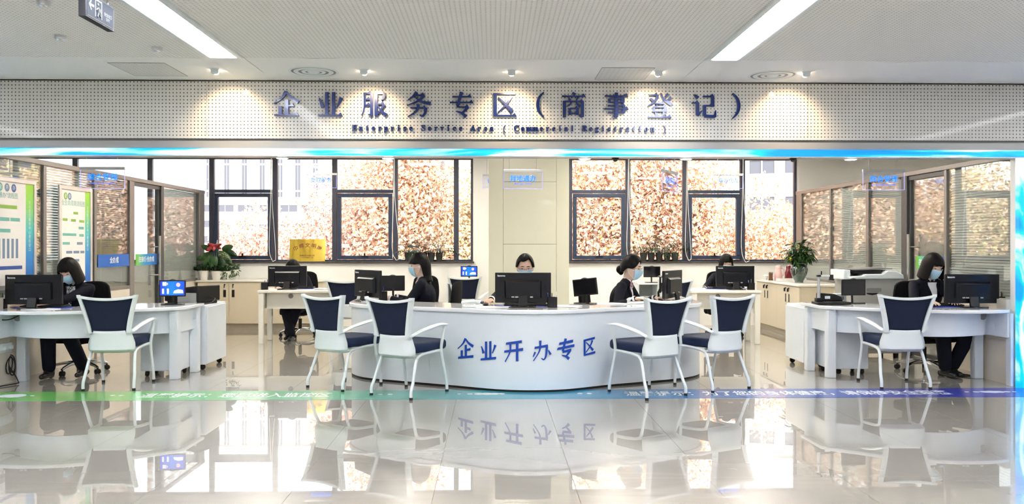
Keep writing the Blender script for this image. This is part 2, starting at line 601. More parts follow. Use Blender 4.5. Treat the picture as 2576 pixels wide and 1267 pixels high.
def text_obj(name, s, size, mat, parent, mat4, depth=0.001, bold=0.0, spacing=1.0, align='CENTER', sx=1.0):
    me = text_mesh(s, size, depth, bold, spacing, align, sx)
    me.name = name
    me.transform(mat4)
    me.materials.append(M[mat])
    o = bpy.data.objects.new(name, me)
    C.objects.link(o)
    if parent:
        o.parent = parent
    return o


def face_cam(x, y, z):
    """text plane facing -Y"""
    return Matrix.Translation((x, y, z)) @ Matrix.Rotation(R(90), 4, 'X')


def face_px(x, y, z):
    """text plane facing +X, reading along +Y"""
    return Matrix.Translation((x, y, z)) @ Matrix.Rotation(R(90), 4, 'Z') @ Matrix.Rotation(R(90), 4, 'X')


def face_nx(x, y, z):
    """text plane facing -X, reading along -Y"""
    return Matrix.Translation((x, y, z)) @ Matrix.Rotation(R(-90), 4, 'Z') @ Matrix.Rotation(R(90), 4, 'X')


def catmull(pts, k=6):
    out = []
    n = len(pts)
    for i in range(n - 1):
        p0, p1, p2, p3 = [Vector(pts[min(n - 1, max(0, j))]) for j in (i - 1, i, i + 1, i + 2)]
        for t in range(k):
            t /= k
            out.append(tuple(0.5 * ((2 * p1) + (p2 - p0) * t + (2 * p0 - 5 * p1 + 4 * p2 - p3) * t * t + (3 * p1 - p0 - 3 * p2 + p3) * t ** 3)))
    out.append(tuple(pts[-1]))
    return out


# ================================================================== STRUCTURE
CEIL = 2.945
HY = 7.96            # plane of the header
BW = 14.30           # inside of the window wall
LX, RX = -4.95, 5.28  # glass partitions

# floor: slab + separate tiles
floor = struct(box(-11, 11, -9, BW + 0.3, -0.15, -0.003).build('floor', 'grout', smooth=False))
tile_me = MB()
TS = 0.8
tile_me.box(0.0012, TS - 0.0012, 0.0012, TS - 0.0012, -0.012, 0.0)
tile_mesh = tile_me.mesh('tile', 'tile', smooth=False)
for i in range(18):
    for j in range(15):
        t = bpy.data.objects.new('tile', tile_mesh)
        C.objects.link(t)
        t.parent = floor
        t.location = (0.47 - 9 * TS + i * TS, 7.32 - 6 * TS + j * TS, 0)
rest = MB()
x0, x1, y0, y1 = 0.47 - 9 * TS, 0.47 + 9 * TS, 7.32 - 6 * TS, 7.32 + 9 * TS
rest.box(-11, 11, -9, y0 - 0.002, -0.003, 0).box(-11, x0 - 0.002, y0, BW + 0.3, -0.003, 0).box(x1 + 0.002, 11, y0, BW + 0.3, -0.003, 0)
o = rest.build('far_tiles', 'tile', floor, smooth=False)
stuff(o)

# hall ceiling: perforated field, plain edge boards with open joints, dark void above
ceiling = struct(box(-11, 11, -9, 7.0, CEIL, CEIL + 0.06).build('ceiling', 'ceil_perf', smooth=False))
edges = [-11, -2.372, -2.078, 1.783, 2.082, 11]
for a, b in zip(edges[:-1], edges[1:]):
    box(a + 0.004, b - 0.004, 7.004, HY - 0.025, CEIL - 0.002, CEIL + 0.04).build('ceiling_board', 'ceil', ceiling, smooth=False)
box(-11, 11, 6.99, HY + 0.4, CEIL + 0.07, CEIL + 0.12).build('ceiling_void', 'dark_gap', ceiling, smooth=False)
inner_c = struct(box(-11, 11, HY + 0.2, BW + 0.2, 2.95, 3.0).build('ceiling_booth', 'ceil', smooth=False))

# hall walls outside the frame
struct(box(-11, 11, -9.2, -9, 0, 3.0).build('wall_hall_rear', 'hall_wall', smooth=False))
struct(box(-11.2, -11, -9, BW + 0.3, 0, 3.0).build('wall_hall_left', 'hall_wall', smooth=False))
struct(box(11, 11.2, -9, BW + 0.3, 0, 3.0).build('wall_hall_right', 'hall_wall', smooth=False))

# header
header = struct(box(-11, 11, HY + 0.03, HY + 0.22, 2.232, 2.99).build('wall_header', 'fascia', smooth=False))
bx = [-11, WX(522, HY), WX(1284, HY), WX(2031, HY), 11]
for a, b in zip(bx[:-1], bx[1:]):
    box(a + 0.002, b - 0.002, HY - 0.02, HY + 0.03, 2.392, 2.930).build('perforated_board', 'board', header, smooth=False)
box(-11, 11, HY - 0.005, HY + 0.03, 2.301, 2.372).build('fascia_strip', 'fascia', header, bevel=0.004)
box(-11, 11, HY + 0.012, HY + 0.03, 2.372, 2.392).build('shadow_strip', 'mid_grey', header)  # grey strip; shade under the proud board put into its colour
# portal jambs and walls beside the opening
jr = struct(box(5.15, 11, HY + 0.05, HY + 0.22, 0, 2.232).build('wall_portal_right', 'hall_wall', smooth=False))
jl = struct(box(-11, -4.86, HY + 0.03, HY + 0.22, 0, 2.232).build('wall_portal_left', 'hall_wall', smooth=False))
struct(box(5.11, 5.24, HY + 0.22, 8.75, 0, 0.84).build('wall_jamb_right', 'stone', smooth=False))
struct(box(-5.0, -4.87, HY + 0.22, 8.62, 0, 0.86).build('wall_jamb_left', 'stone', smooth=False))

# LED screens of the portal
ls = thing('led_screen', 'long bright blue and white LED sky band along the underside of header', 'screen', (0, HY, 0))
box(-11, 11, -0.012, 0.0295, 2.233, 2.300).build('display', 'led', ls, smooth=False)
box(-11, 11, -0.016, 0.0295, 2.226, 2.2325).build('trim', 'alu', ls, smooth=False)
lc = thing('led_column', 'tall bright blue and white LED sky column at right edge of portal', 'screen', (5.09, HY, 0))
box(0, 0.75, -0.012, 0.045, 0.0, 2.226).build('display', 'led_col', lc, smooth=False)
lc2 = thing('led_column', 'tall bright LED sky column at the left edge of portal', 'screen', (-4.86, HY, 0))
box(-0.75, 0, -0.012, 0.03, 0.0, 2.226).build('display', 'led_col', lc2, smooth=False)

# ---- window wall
WB, WT = 1.10, 2.90
wallb = MB()
xs_l = [-7.9, -7.15, -5.88, -4.83, -3.75, -2.73, -1.685, -0.637, -0.344]
xs_r = [0.85, 1.33, 2.34, 3.336, 4.345, 5.29]
wallb.box(-11, 11, BW, BW + 0.25, 0, WB)
wallb.box(-11, 11, BW, BW + 0.25, WT, 3.0)
wallb.box(-11, xs_l[0], BW, BW + 0.25, WB, WT)
wallb.box(xs_l[-1], xs_r[0], BW, BW + 0.25, WB, WT)
wallb.box(xs_r[-1], 11, BW, BW + 0.25, WB, WT)
wall_back = struct(wallb.build('wall_back', 'white_wall', smooth=False))


def window_run(name, xs, opens):
    w = bpy.data.objects.new(name, None)
    C.objects.link(w)
    struct(w)
    g0, g1 = BW + 0.10, BW + 0.17
    for i, x in enumerate(xs):
        e = 0.085
        box(x - e / 2, x + e / 2, g0, g1, WB, WT).build('mullion', 'win_mull', w, bevel=0.004)
    for i in range(len(xs) - 1):
        a, b = xs[i] + 0.0425, xs[i + 1] - 0.0425
        box(a, b, g0, g1, WB, WB + 0.035).build('bottom_rail', 'win_frame', w)
        box(a, b, g0, g1, WT - 0.04, WT).build('top_rail', 'win_frame', w)
        if i in opens:
            zt = 2.285
            box(a, b, g0, g1, zt, zt + 0.055).build('transom', 'win_frame', w, bevel=0.004)
            sash = MB()
            y0, y1 = g0 - 0.025, g1 - 0.02
            t = 0.065
            sash.box(a + 0.01, b - 0.01, y0, y1, WB + 0.04, WB + 0.04 + t).box(a + 0.01, b - 0.01, y0, y1, zt - 0.01 - t, zt - 0.01)
            sash.box(a + 0.01, a + 0.01 + t, y0, y1, WB + 0.04 + t, zt - 0.01 - t).box(b - 0.01 - t, b - 0.01, y0, y1, WB + 0.04 + t, zt - 0.01 - t)
            so = sash.build('sash', 'win_frame', w, bevel=0.006)
            h = MB().box((a + b) / 2 - 0.06, (a + b) / 2 + 0.06, y0 - 0.02, y0, WB + 0.085, WB + 0.10)
            h.box((a + b) / 2 - 0.012, (a + b) / 2 + 0.012, y0 - 0.03, y0, WB + 0.085, WB + 0.145)
            h.build('handle', 'black', so)
            box(a + 0.06, b - 0.06, g0 + 0.01, g0 + 0.018, WB + 0.09, zt - 0.06).build('pane', 'glass', so, smooth=False)
            box(a, b, g0 + 0.03, g0 + 0.038, zt + 0.05, WT - 0.035).build('pane', 'glass', w, smooth=False)
        else:
            box(a, b, g0 + 0.03, g0 + 0.038, WB + 0.03, WT - 0.035).build('pane', 'glass', w, smooth=False)
    box(xs[0] - 0.02, xs[-1] + 0.02, BW - 0.05, BW + 0.10, WB - 0.025, WB + 0.005).build('sill', 'sill', w, bevel=0.004)
    return w


window_run('window_1', xs_l, (3, 5))
window_run('window_2', xs_r, (1, 3))

# ---- pillar clad in glossy panels
pil = struct(box(-0.05, 1.075, 11.92, 12.5, 0, 2.95).build('wall_pillar', 'dark_gap', smooth=False))
pz = [0.0, 0.5, 1.40, 2.29, 2.95]
for a, b in zip(pz[:-1], pz[1:]):
    box(0.145, 0.905, 11.900, 11.92, a + 0.002, b - 0.002).build('panel', 'pillar', pil, bevel=0.002)
for (a, b) in ((-0.062, 0.142), (0.908, 1.087)):
    box(a, b, 11.900, 11.92, 0, 2.95).build('panel', 'pillar', pil, bevel=0.002)
for x in (-0.062, 1.075):
    box(x, x + 0.012, 11.92, 12.51, 0, 2.95).build('panel', 'pillar', pil, bevel=0.002)
box(-0.05, 1.075, 12.5, 12.512, 0, 2.95).build('panel', 'pillar', pil)


# ---- glass partitions
def blind(parent, x, y0, y1, z0, z1, mat, pitch=0.027, tilt=0.35):
    b = MB()
    z = z0
    w = 0.0145
    dx, dz = w * math.cos(tilt), w * math.sin(tilt)
    while z < z1:
        b.add([(x - dx, y0, z - dz), (x + dx, y0, z + dz), (x + dx, y1, z + dz), (x - dx, y1, z - dz)], [(0, 1, 2, 3)])
        z += pitch
    o = b.build('blind_slats', mat, parent, smooth=False)
    stuff(o)
    for k in (0.18, 0.82):
        yy = y0 + (y1 - y0) * k
        MB().tube([(x + 0.014, yy, z0), (x + 0.014, yy, z1)], 0.0012, 4).build('ladder_cord', 'cable', parent)


PT = 2.31


def partition(name, x, posts, panes, door, side, y_end):
    """posts: list of (y0, y1, dark); panes: (y0, y1, kind)"""
    w = bpy.data.objects.new(name, None)
    C.objects.link(w)
    struct(w)
    t = 0.05
    box(x - t, x + t, 8.02 + 0.2, y_end, PT - 0.055, PT).build('top_rail', 'pframe', w, bevel=0.004)
    for (a, b, dk) in posts:
        box(x - t, x + t, a, b, 0.0, PT - 0.055).build('post', 'pframe_dark' if dk else 'pframe', w, bevel=0.004)
    for (a, b, kind) in panes:
        if kind == 'door':
            continue
        low = 0.80 if kind != 'low' else 0.80
        box(x - 0.045, x + 0.045, a, b, 0, low).build('lower_panel', 'stone', w, smooth=False)
        box(x - 0.05, x + 0.05, a, b, low, low + 0.04).build('ledge', 'pframe', w, smooth=False)
        box(x - 0.034, x - 0.028, a, b, low + 0.04, PT - 0.055).build('pane', 'pglass', w, smooth=False)
        box(x + 0.028, x + 0.034, a, b, low + 0.04, PT - 0.055).build('pane', 'pglass', w, smooth=False)
        if kind != 'clear':
            blind(w, x, a + 0.02, b - 0.02, low + 0.05, PT - 0.07, 'slat_dark' if kind == 'dark' else 'slat',
                  0.030 if a < 10 else 0.027, side * (0.95 if a < 10.3 and side < 0 else 1.15))
    return w


part_l = partition('wall_partition_left', LX,
                   [(9.20, 9.26, 0), (10.36, 10.42, 0), (11.36, 11.50, 0), (12.42, 12.52, 1), (14.02, 14.26, 0)],
                   [(8.24, 9.20, 'light'), (9.26, 10.36, 'light'), (10.42, 11.36, 'dark'), (11.50, 12.42, 'door'), (12.52, 14.02, 'light')],
                   None, -1, 14.29)
part_r = partition('wall_partition_right', RX,
                   [(9.50, 9.55, 0), (10.42, 10.56, 1), (11.50, 11.58, 0), (12.80, 12.85, 0), (14.02, 14.26, 0)],
                   [(8.24, 9.50, 'light'), (9.55, 10.42, 'door'), (10.56, 11.50, 'light'), (11.58, 12.80, 'light'), (12.85, 14.02, 'light')],
                   None, 1, 14.29)


def glass_door(name, x, y0, y1, hy, sgn):
    d = bpy.data.objects.new(name, None)
    C.objects.link(d)
    struct(d)
    box(x - 0.03, x + 0.03, y0, y1, PT - 0.11, PT - 0.06).build('head_rail', 'pframe_dark', d)
    for (a, b) in ((y0 + 0.005, y0 + 0.04), (y1 - 0.04, y1 - 0.005)):
        box(x - 0.02, x + 0.02, a, b, 0.01, PT - 0.115).build('stile', 'pframe_dark', d, bevel=0.003)
    box(x - 0.006, x + 0.006, y0 + 0.04, y1 - 0.04, 0.06, PT - 0.12).build('pane', 'pglass', d, smooth=False)
    box(x - 0.015, x + 0.015, y0 + 0.04, y1 - 0.04, 0.01, 0.06).build('bottom_rail', 'pframe_dark', d)
    for s in (-1, 1):
        h = MB().tube([(x + s * 0.075, hy, 0.80), (x + s * 0.075, hy, 1.52)], 0.017, 12)
        for z in (0.95, 1.36):
            h.tube([(x, hy, z), (x + s * 0.075, hy, z)], 0.010, 8)
        h.build('handle', 'steel', d)
    return d


door_l = glass_door('door_1', LX, 11.50, 12.42, 12.30, 1)
door_r = glass_door('door_2', RX, 9.55, 10.42, 10.33, 1)

# side office contents seen through the glass
sh = thing('bookcase', 'grey open bookcase standing inside the right glass office', 'bookcase', (7.4, 12.0, 0))
for z in (0.05, 0.45, 0.85, 1.25, 1.65):
    box(-0.2, 0.2, -0.6, 0.6, z, z + 0.025).build('shelf', 'shelf', sh)
for y in (-0.6, 0.58):
    box(-0.2, 0.2, y, y + 0.02, 0, 1.7).build('side_panel', 'shelf', sh)
random.seed(5)
for z in (0.475, 0.875, 1.275):
    y = -0.55
    k = 0
    while y < 0.45:
        w = random.uniform(0.05, 0.08)
        h = random.uniform(0.24, 0.31)
        bm_ = random.choice(['binder', 'paper', 'shelf', 'maroon'])
        o = box(7.24, 7.5, 12.0 + y, 12.0 + y + w - 0.004, z, z + h).build('binder', bm_)
        tag(o, '%s binder on the %s shelf of bookcase in right office' % ({'binder': 'dark blue', 'paper': 'white', 'shelf': 'grey', 'maroon': 'dark red'}[bm_], {0.475: 'lower', 0.875: 'middle', 1.275: 'upper'}[z]), 'binder', 'binders on the office bookcase')
        y += w
        if random.random() < 0.2:
            y += 0.12

# ================================================================== CEILING FIXTURES
def light_strip(x0, x1, y0, y1, label):
    t = thing('ceiling_light', label, 'light', ((x0 + x1) / 2, y1, CEIL), 0, 'long ceiling light strips')
    w = (x1 - x0) / 2
    L = y1 - y0
    fr = MB().box(-w - 0.035, -w, -L, 0, -0.018, 0.0).box(w, w + 0.035, -L, 0, -0.018, 0.0).box(-w - 0.035, w + 0.035, 0, 0.035, -0.018, 0.0)
    fr.build('frame', 'white_plastic', t)
    ln = MB().box(-w, -w + 0.004, -L, 0, -0.015, 0.0).box(w - 0.004, w, -L, 0, -0.015, 0.0).box(-w, w, -0.004, 0, -0.015, 0)
    ln.build('gasket', 'grey_pl', t)
    box(-w + 0.004, w - 0.004, -L, -0.004, -0.012, -0.001).build('diffuser', 'strip_light', t, smooth=False)


light_strip(-2.335, -2.115, -7.5, 6.93, 'long white ceiling light strip on the left, beside the exit sign')
light_strip(1.82, 2.045, -7.5, 6.93, 'long white ceiling light strip on the right, ending near round vent')
light_strip(-6.6, -6.37, -7.5, 6.93, 'long ceiling light strip beyond the left edge of photo')
light_strip(6.1, 6.33, -7.5, 6.93, 'long ceiling light strip beyond the right edge of photo')

# light panels over the counters, hidden behind the header; extra ones added to brighten the back wall
for i, (x, y) in enumerate([(-3.3, 9.6), (0.3, 9.6), (3.6, 9.6), (-3.3, 12.2), (2.2, 11.0), (3.9, 12.6), (-7.0, 11.5), (7.2, 11.5), (-1.3, 12.9), (1.9, 13.2), (-7.0, 9.3), (7.2, 9.3)]):
    t = thing('unseen_panel_light', 'unseen square white light panel in the ceiling above counters, number %d from left' % (i + 1), 'light', (x, y, 2.95), 0, 'light panels above the counters')
    t['label'] = 'unseen square white light panel in the ceiling above the service counters'
    box(-0.3, 0.3, -0.3, 0.3, -0.012, -0.004).build('diffuser', 'inner_light', t, smooth=False)
    MB().box(-0.32, -0.3, -0.32, 0.32, -0.016, 0).box(0.3, 0.32, -0.32, 0.32, -0.016, 0).box(-0.3, 0.3, -0.32, -0.3, -0.016, 0).box(-0.3, 0.3, 0.3, 0.32, -0.016, 0).build('frame', 'white_plastic', t)

# spots washing the header
SY = 7.44
spot_names = ['leftmost of the five', 'second from left of the five', 'middle one of the five', 'second from right of the five', 'rightmost of the five']
for px, nm in zip((540, 915, 1287, 1657, 2029), spot_names):
    x = WX(px, SY)
    t = thing('spotlight', 'small white ceiling spotlight, %s above header sign' % nm, 'spotlight', (x, SY, CEIL), 0, 'spotlights above the header sign')
    MB().lathe([(0.040, 0.0), (0.040, -0.006), (0.034, -0.008), (0.034, -0.034), (0.024, -0.044), (0.004, -0.048)], 18).build('housing', 'white_plastic', t)
    ln = MB().lathe([(0.0265, 0), (0.0265, 0.004)], 14).xf(Matrix.Translation((0, 0.036, -0.022)) @ Matrix.Rotation(R(-68), 4, 'X'))
    ln.build('lens', 'lens', t)
    ld = bpy.data.lights.new('spot_lamp', 'SPOT')
    ld.energy = SPOT
    ld.color = (1.0, 0.74, 0.42)
    ld.spot_size = R(96)
    ld.spot_blend = 1.0
    ld.shadow_soft_size = 0.02
    lo = bpy.data.objects.new('spot_lamp', ld)
    C.objects.link(lo)
    lo.parent = t
    lo.location = (0, 0.06, -0.035)
    tgt = Vector((0, 0.50, -0.52))
    lo.rotation_euler = (tgt - Vector(lo.location)).to_track_quat('-Z', 'Y').to_euler()


def vent(x, y, label):
    t = thing('air_vent', label, 'vent', (x, y, CEIL), 0, 'round air vents')
    MB().lathe([(0.225, -0.002), (0.224, -0.006), (0.205, -0.007), (0.198, -0.003)], 40, cap=False).build('outer_ring', 'white_plastic', t)
    MB().lathe([(0.200, -0.0005), (0.200, -0.003)], 40).build('shade_disc', 'mid_grey', t)  # flat grey disc standing in for the shade inside the vent
    for (a, b) in ((0.178, 0.135), (0.108, 0.075)):
        MB().lathe([(a, -0.0035), (a - 0.004, -0.008), (b + 0.01, -0.011), (b, -0.0035)], 40, cap=False).build('ring', 'white_plastic', t)
    MB().lathe([(0.055, -0.0035), (0.05, -0.009), (0.003, -0.012)], 30).build('centre_cone', 'white_plastic', t)


vent(-1.616, 7.54, 'round white air vent in the ceiling left of centre')
vent(2.57, 7.60, 'round white air vent in the ceiling right of centre')
for (a, b, c, d, lb) in ((-3.29, -2.82, 7.2, 7.74, 'square perforated access panel in the ceiling at left'), (0.96, 1.42, 7.3, 7.8, 'square access panel in the ceiling right of header middle')):
    t = thing('access_panel', lb, 'ceiling panel', ((a + b) / 2, (c + d) / 2, CEIL), 0, 'ceiling access panels')
    w, h = (b - a) / 2, (d - c) / 2
    box(-w, w, -h, h, -0.006, -0.001).build('panel', 'access', t, smooth=False)
    MB().box(-w - 0.006, -w, -h, h, -0.007, -0.001).box(w, w + 0.006, -h, h, -0.007, -0.001).box(-w - 0.006, w + 0.006, h, h + 0.006, -0.007, -0.001).box(-w - 0.006, w + 0.006, -h - 0.006, -h, -0.007, -0.001).build('rim', 'grey_pl', t)
for px, py, lb in ((152, 90, 'small round grey ceiling fitting left of the exit sign'), (395, 119, 'small round grey ceiling fitting beside the left light strip'), (110, 3, 'small round grey ceiling fitting at top left edge')):
    z = FPX * (CEIL - CAMH) / (HOR - py)
    y = z * math.cos(YAW) - (px - 1288) / FPX * z * math.sin(YAW)
    t = thing('unlit_downlight', lb, 'ceiling fitting', (WX(px, y), y, CEIL), 0, 'round ceiling fittings')  # downlight body, built without any light
    MB().lathe([(0.042, 0), (0.042, -0.02), (0.036, -0.03), (0.03, -0.03)], 20).build('body', 'alu', t)
    MB().lathe([(0.028, -0.029), (0.02, -0.034), (0.002, -0.036)], 16).build('cap', 'chrome', t)
t = thing('smoke_detector', 'round white smoke detector on the ceiling at top edge', 'detector', (WX(775, 4.75), 4.75, CEIL))
MB().lathe([(0.10, 0), (0.10, -0.012), (0.06, -0.03), (0.055, -0.045), (0.02, -0.05)], 24).build('body', 'white_plastic', t)
MB().lathe([(0.012, -0.049), (0.010, -0.056)], 12).build('sensor', 'mid_grey', t)
t = thing('ceiling_lamp', 'small bright round downlight in ceiling at top edge centre', 'light', (WX(1175, 4.72), 4.72, CEIL))
MB().lathe([(0.065, 0), (0.065, -0.01), (0.05, -0.012)], 24).build('ring', 'white_plastic', t)
MB().lathe([(0.05, -0.011), (0.045, -0.02), (0.01, -0.026)], 20).build('lens', 'downlight', t)
for k, px in enumerate((710, 976, 1471, 1726, 2140)):
    y = HY + 0.12
    t = thing('downlight', 'small round white downlight under the LED band, %s' % ['leftmost', 'second from left', 'middle one', 'second from right', 'rightmost'][k], 'light', (WX(px, y), y, 2.232), 0, 'downlights under the LED band')
    MB().lathe([(0.07, 0), (0.07, -0.006), (0.06, -0.012)], 20).build('ring', 'white_plastic', t)
    MB().lathe([(0.058, -0.010), (0.05, -0.016), (0.01, -0.02)], 20).build('lens', 'downlight', t)
for px, lb in ((1548, 'small black dome camera under the LED band, nearer the pillar'), (1995, 'small black dome camera under the LED band, above the large leafy plant')):
    y = HY + 0.15
    t = thing('dome_camera', lb, 'camera', (WX(px, y), y, 2.232), 0, 'dome cameras')
    MB().lathe([(0.035, 0), (0.035, -0.012), (0.03, -0.014)], 18).build('mount', 'black', t)
    MB().ell((0, 0, -0.012), (0.026, 0.026, 0.024)).build('dome', 'black_gloss', t)

# exit sign (hangs along Y, face towards +X)
t = thing('exit_sign', 'blue grey hanging exit sign with arrow and running figure', 'sign', (-2.43, 5.165, 2.735))
box(-0.022, 0.022, -0.185, 0.185, 0, 0.155).build('case', 'exit_case', t, bevel=0.004)
box(0.022, 0.0235, -0.172, 0.172, 0.014, 0.145).build('face', 'exit_face', t, smooth=False)
box(0.0232, 0.0242, -0.172, 0.172, 0.010, 0.017).build('dark_line', 'dark_gap', t)
for y in (-0.12, 0.14):
    MB().tube([(0, y, 0.155), (0, y, 0.21)], 0.006, 8).build('hanger', 'chrome', t)
gl = MB()
X0, X1 = 0.0236, 0.0246
gl.prism([(-0.155, 0.085), (-0.125, 0.12), (-0.115, 0.112), (-0.128, 0.094), (-0.085, 0.094), (-0.085, 0.078), (-0.128, 0.078), (-0.115, 0.06), (-0.125, 0.052)], X0, X1, 'x')
gl.build('arrow', 'exit_print', t, smooth=False)
gl = MB()
gl.prism([(-0.075, 0.03), (-0.063, 0.03), (-0.063, 0.128), (0.005, 0.128), (0.005, 0.03), (0.017, 0.03), (0.017, 0.14), (-0.075, 0.14)], X0, X1, 'x')
gl.build('door_symbol', 'exit_print', t, smooth=False)
gl = MB()
gl.tube([(0.0241, -0.030, 0.085), (0.0241, -0.024, 0.065)], 0.010, 8)
for a in ([(-0.03, 0.09), (-0.05, 0.082), (-0.058, 0.07)], [(-0.026, 0.092), (-0.008, 0.085), (-0.003, 0.062)], [(-0.026, 0.066), (-0.036, 0.048), (-0.040, 0.034)], [(-0.024, 0.066), (-0.012, 0.05), (0.002, 0.044)]):
    gl.tube([(0.0241, p[0], p[1]) for p in a], 0.0055, 6)
gl.ell((0.0241, -0.034, 0.112), (0.003, 0.010, 0.010))
gl.build('running_figure', 'exit_print', t)
text_obj('lettering', '安全出口', 0.026, 'exit_print', t, face_px(0.0238, 0.095, 0.075), 0.0005, 0.0008)
text_obj('lettering', 'EXIT', 0.026, 'exit_print', t, face_px(0.0238, 0.095, 0.048), 0.0005, 0.0008)

# ================================================================== SIGN LETTERING (stroke-built characters)
def Hs(x0, x1, y, w=5.5):
    return ('h', x0, x1, y, w)


def Vs(x, y0, y1, w=13):
    return ('p', [(x, y1), (x, y0)], [w, w])


def Ps(pts, w0, w1, wm=None):
    n = len(pts)
    return ('p', pts, [w0 + (w1 - w0) * i / (n - 1) for i in range(n)])


GL = {
    '企': [Ps([(50, 97), (33, 72), (3, 50)], 13, 3), Ps([(50, 97), (68, 75), (97, 56)], 6, 15), Vs(52, 8, 66), Hs(54, 80, 42), Vs(27, 8, 40), Hs(4, 97, 6)],
    '业': [Vs(37, 6, 95), Vs(63, 6, 95), Ps([(8, 72), (15, 55), (22, 36)], 4, 14), Ps([(93, 74), (86, 55), (75, 34)], 15, 4), Hs(3, 97, 6)],
    '服': [Ps([(14, 94), (13, 40), (3, 4)], 10, 4), Hs(14, 42, 91, 6), Vs(40, 6, 91, 12), Ps([(42, 6), (28, 11)], 12, 3), Hs(17, 36, 68), Hs(17, 36, 46),
           Vs(57, 3, 92, 12), Hs(57, 90, 91, 6), Ps([(88, 91), (88, 74), (76, 66)], 12, 4), Hs(58, 90, 50), Ps([(88, 50), (76, 28), (58, 4)], 11, 3), Ps([(64, 46), (76, 24), (97, 7)], 4, 14)],
    '务': [Ps([(42, 98), (28, 80), (9, 66)], 11, 3), Hs(36, 74, 85), Ps([(72, 86), (50, 64), (5, 45)], 12, 3), Ps([(34, 80), (60, 60), (97, 53)], 4, 14),
           Hs(20, 80, 36), Ps([(77, 37), (75, 16), (64, 4), (54, 9)], 13, 4), Ps([(48, 50), (42, 24), (8, 2)], 13, 3)],
    '专': [Hs(14, 88, 80), Hs(4, 95, 58), Ps([(49, 98), (42, 72), (33, 41)], 13, 10), Hs(32, 78, 40), Ps([(75, 41), (60, 24), (50, 18)], 12, 6), Ps([(30, 24), (52, 15), (67, 2)], 4, 15)],
    '区': [Hs(6, 92, 92), Vs(14, 6, 92), Hs(10, 96, 8), Ps([(75, 82), (56, 50), (24, 20)], 12, 3), Ps([(26, 78), (54, 52), (80, 24)], 4, 15)],
    '（': [Ps([(74, 99), (56, 78), (50, 50), (56, 22), (74, 1)], 6, 6)],
    '）': [Ps([(26, 99), (44, 78), (50, 50), (44, 22), (26, 1)], 6, 6)],
    '商': [Ps([(46, 99), (56, 89)], 5, 13), Hs(4, 96, 84), Ps([(30, 80), (36, 68)], 4, 11), Ps([(68, 82), (60, 68)], 11, 4), Vs(14, 2, 66, 12), Hs(14, 88, 64), Vs(84, 4, 66, 12), Ps([(84, 6), (70, 10)], 12, 3),
           Ps([(42, 62), (34, 50), (22, 44)], 8, 3), Ps([(58, 62), (66, 52), (76, 46)], 4, 10), Vs(35, 12, 38, 10), Hs(35, 68, 37), Vs(65, 12, 38, 10), Hs(35, 66, 17)],
    '事': [Hs(5, 95, 86), Vs(50, 4, 99), Ps([(52, 5), (36, 9)], 12, 3), Vs(23, 60, 76, 10), Hs(23, 80, 76), Vs(77, 60, 76, 10), Hs(23, 78, 62), Hs(18, 84, 49), Hs(3, 97, 36), Hs(18, 82, 22), Vs(80, 20, 50, 10)],
    '登': [Hs(9, 44, 90), Ps([(42, 91), (30, 66), (4, 48)], 11, 3), Ps([(12, 78), (25, 68)], 4, 11), Ps([(54, 98), (66, 74), (97, 54)], 5, 14), Ps([(84, 95), (70, 84)], 11, 4), Ps([(95, 82), (79, 71)], 11, 4), Hs(32, 70, 57),
           Vs(27, 25, 45, 10), Hs(27, 76, 44), Vs(72, 25, 45, 10), Hs(27, 72, 28), Ps([(33, 23), (40, 9)], 5, 12), Ps([(68, 24), (60, 8)], 12, 4), Hs(4, 96, 5)],
    '记': [Ps([(12, 93), (27, 79)], 4, 15), Hs(3, 30, 61), Vs(25, 14, 62), Ps([(25, 13), (42, 30)], 14, 3), Hs(46, 90, 86), Vs(84, 46, 87), Hs(48, 86, 50), Vs(52, 10, 52), Ps([(52, 10), (88, 8), (94, 12)], 11, 12), Ps([(93, 10), (96, 32)], 11, 3)],
    '开': [Hs(12, 90, 86), Hs(3, 97, 50), Ps([(34, 86), (32, 44), (8, 2)], 12, 3), Vs(68, 0, 86)],
    '办': [Hs(14, 82, 68), Ps([(78, 69), (73, 22), (62, 5), (50, 13)], 13, 4), Ps([(44, 98), (40, 50), (8, 4)], 13, 3), Ps([(18, 46), (7, 24)], 11, 5), Ps([(85, 48), (97, 26)], 5, 13)],
}


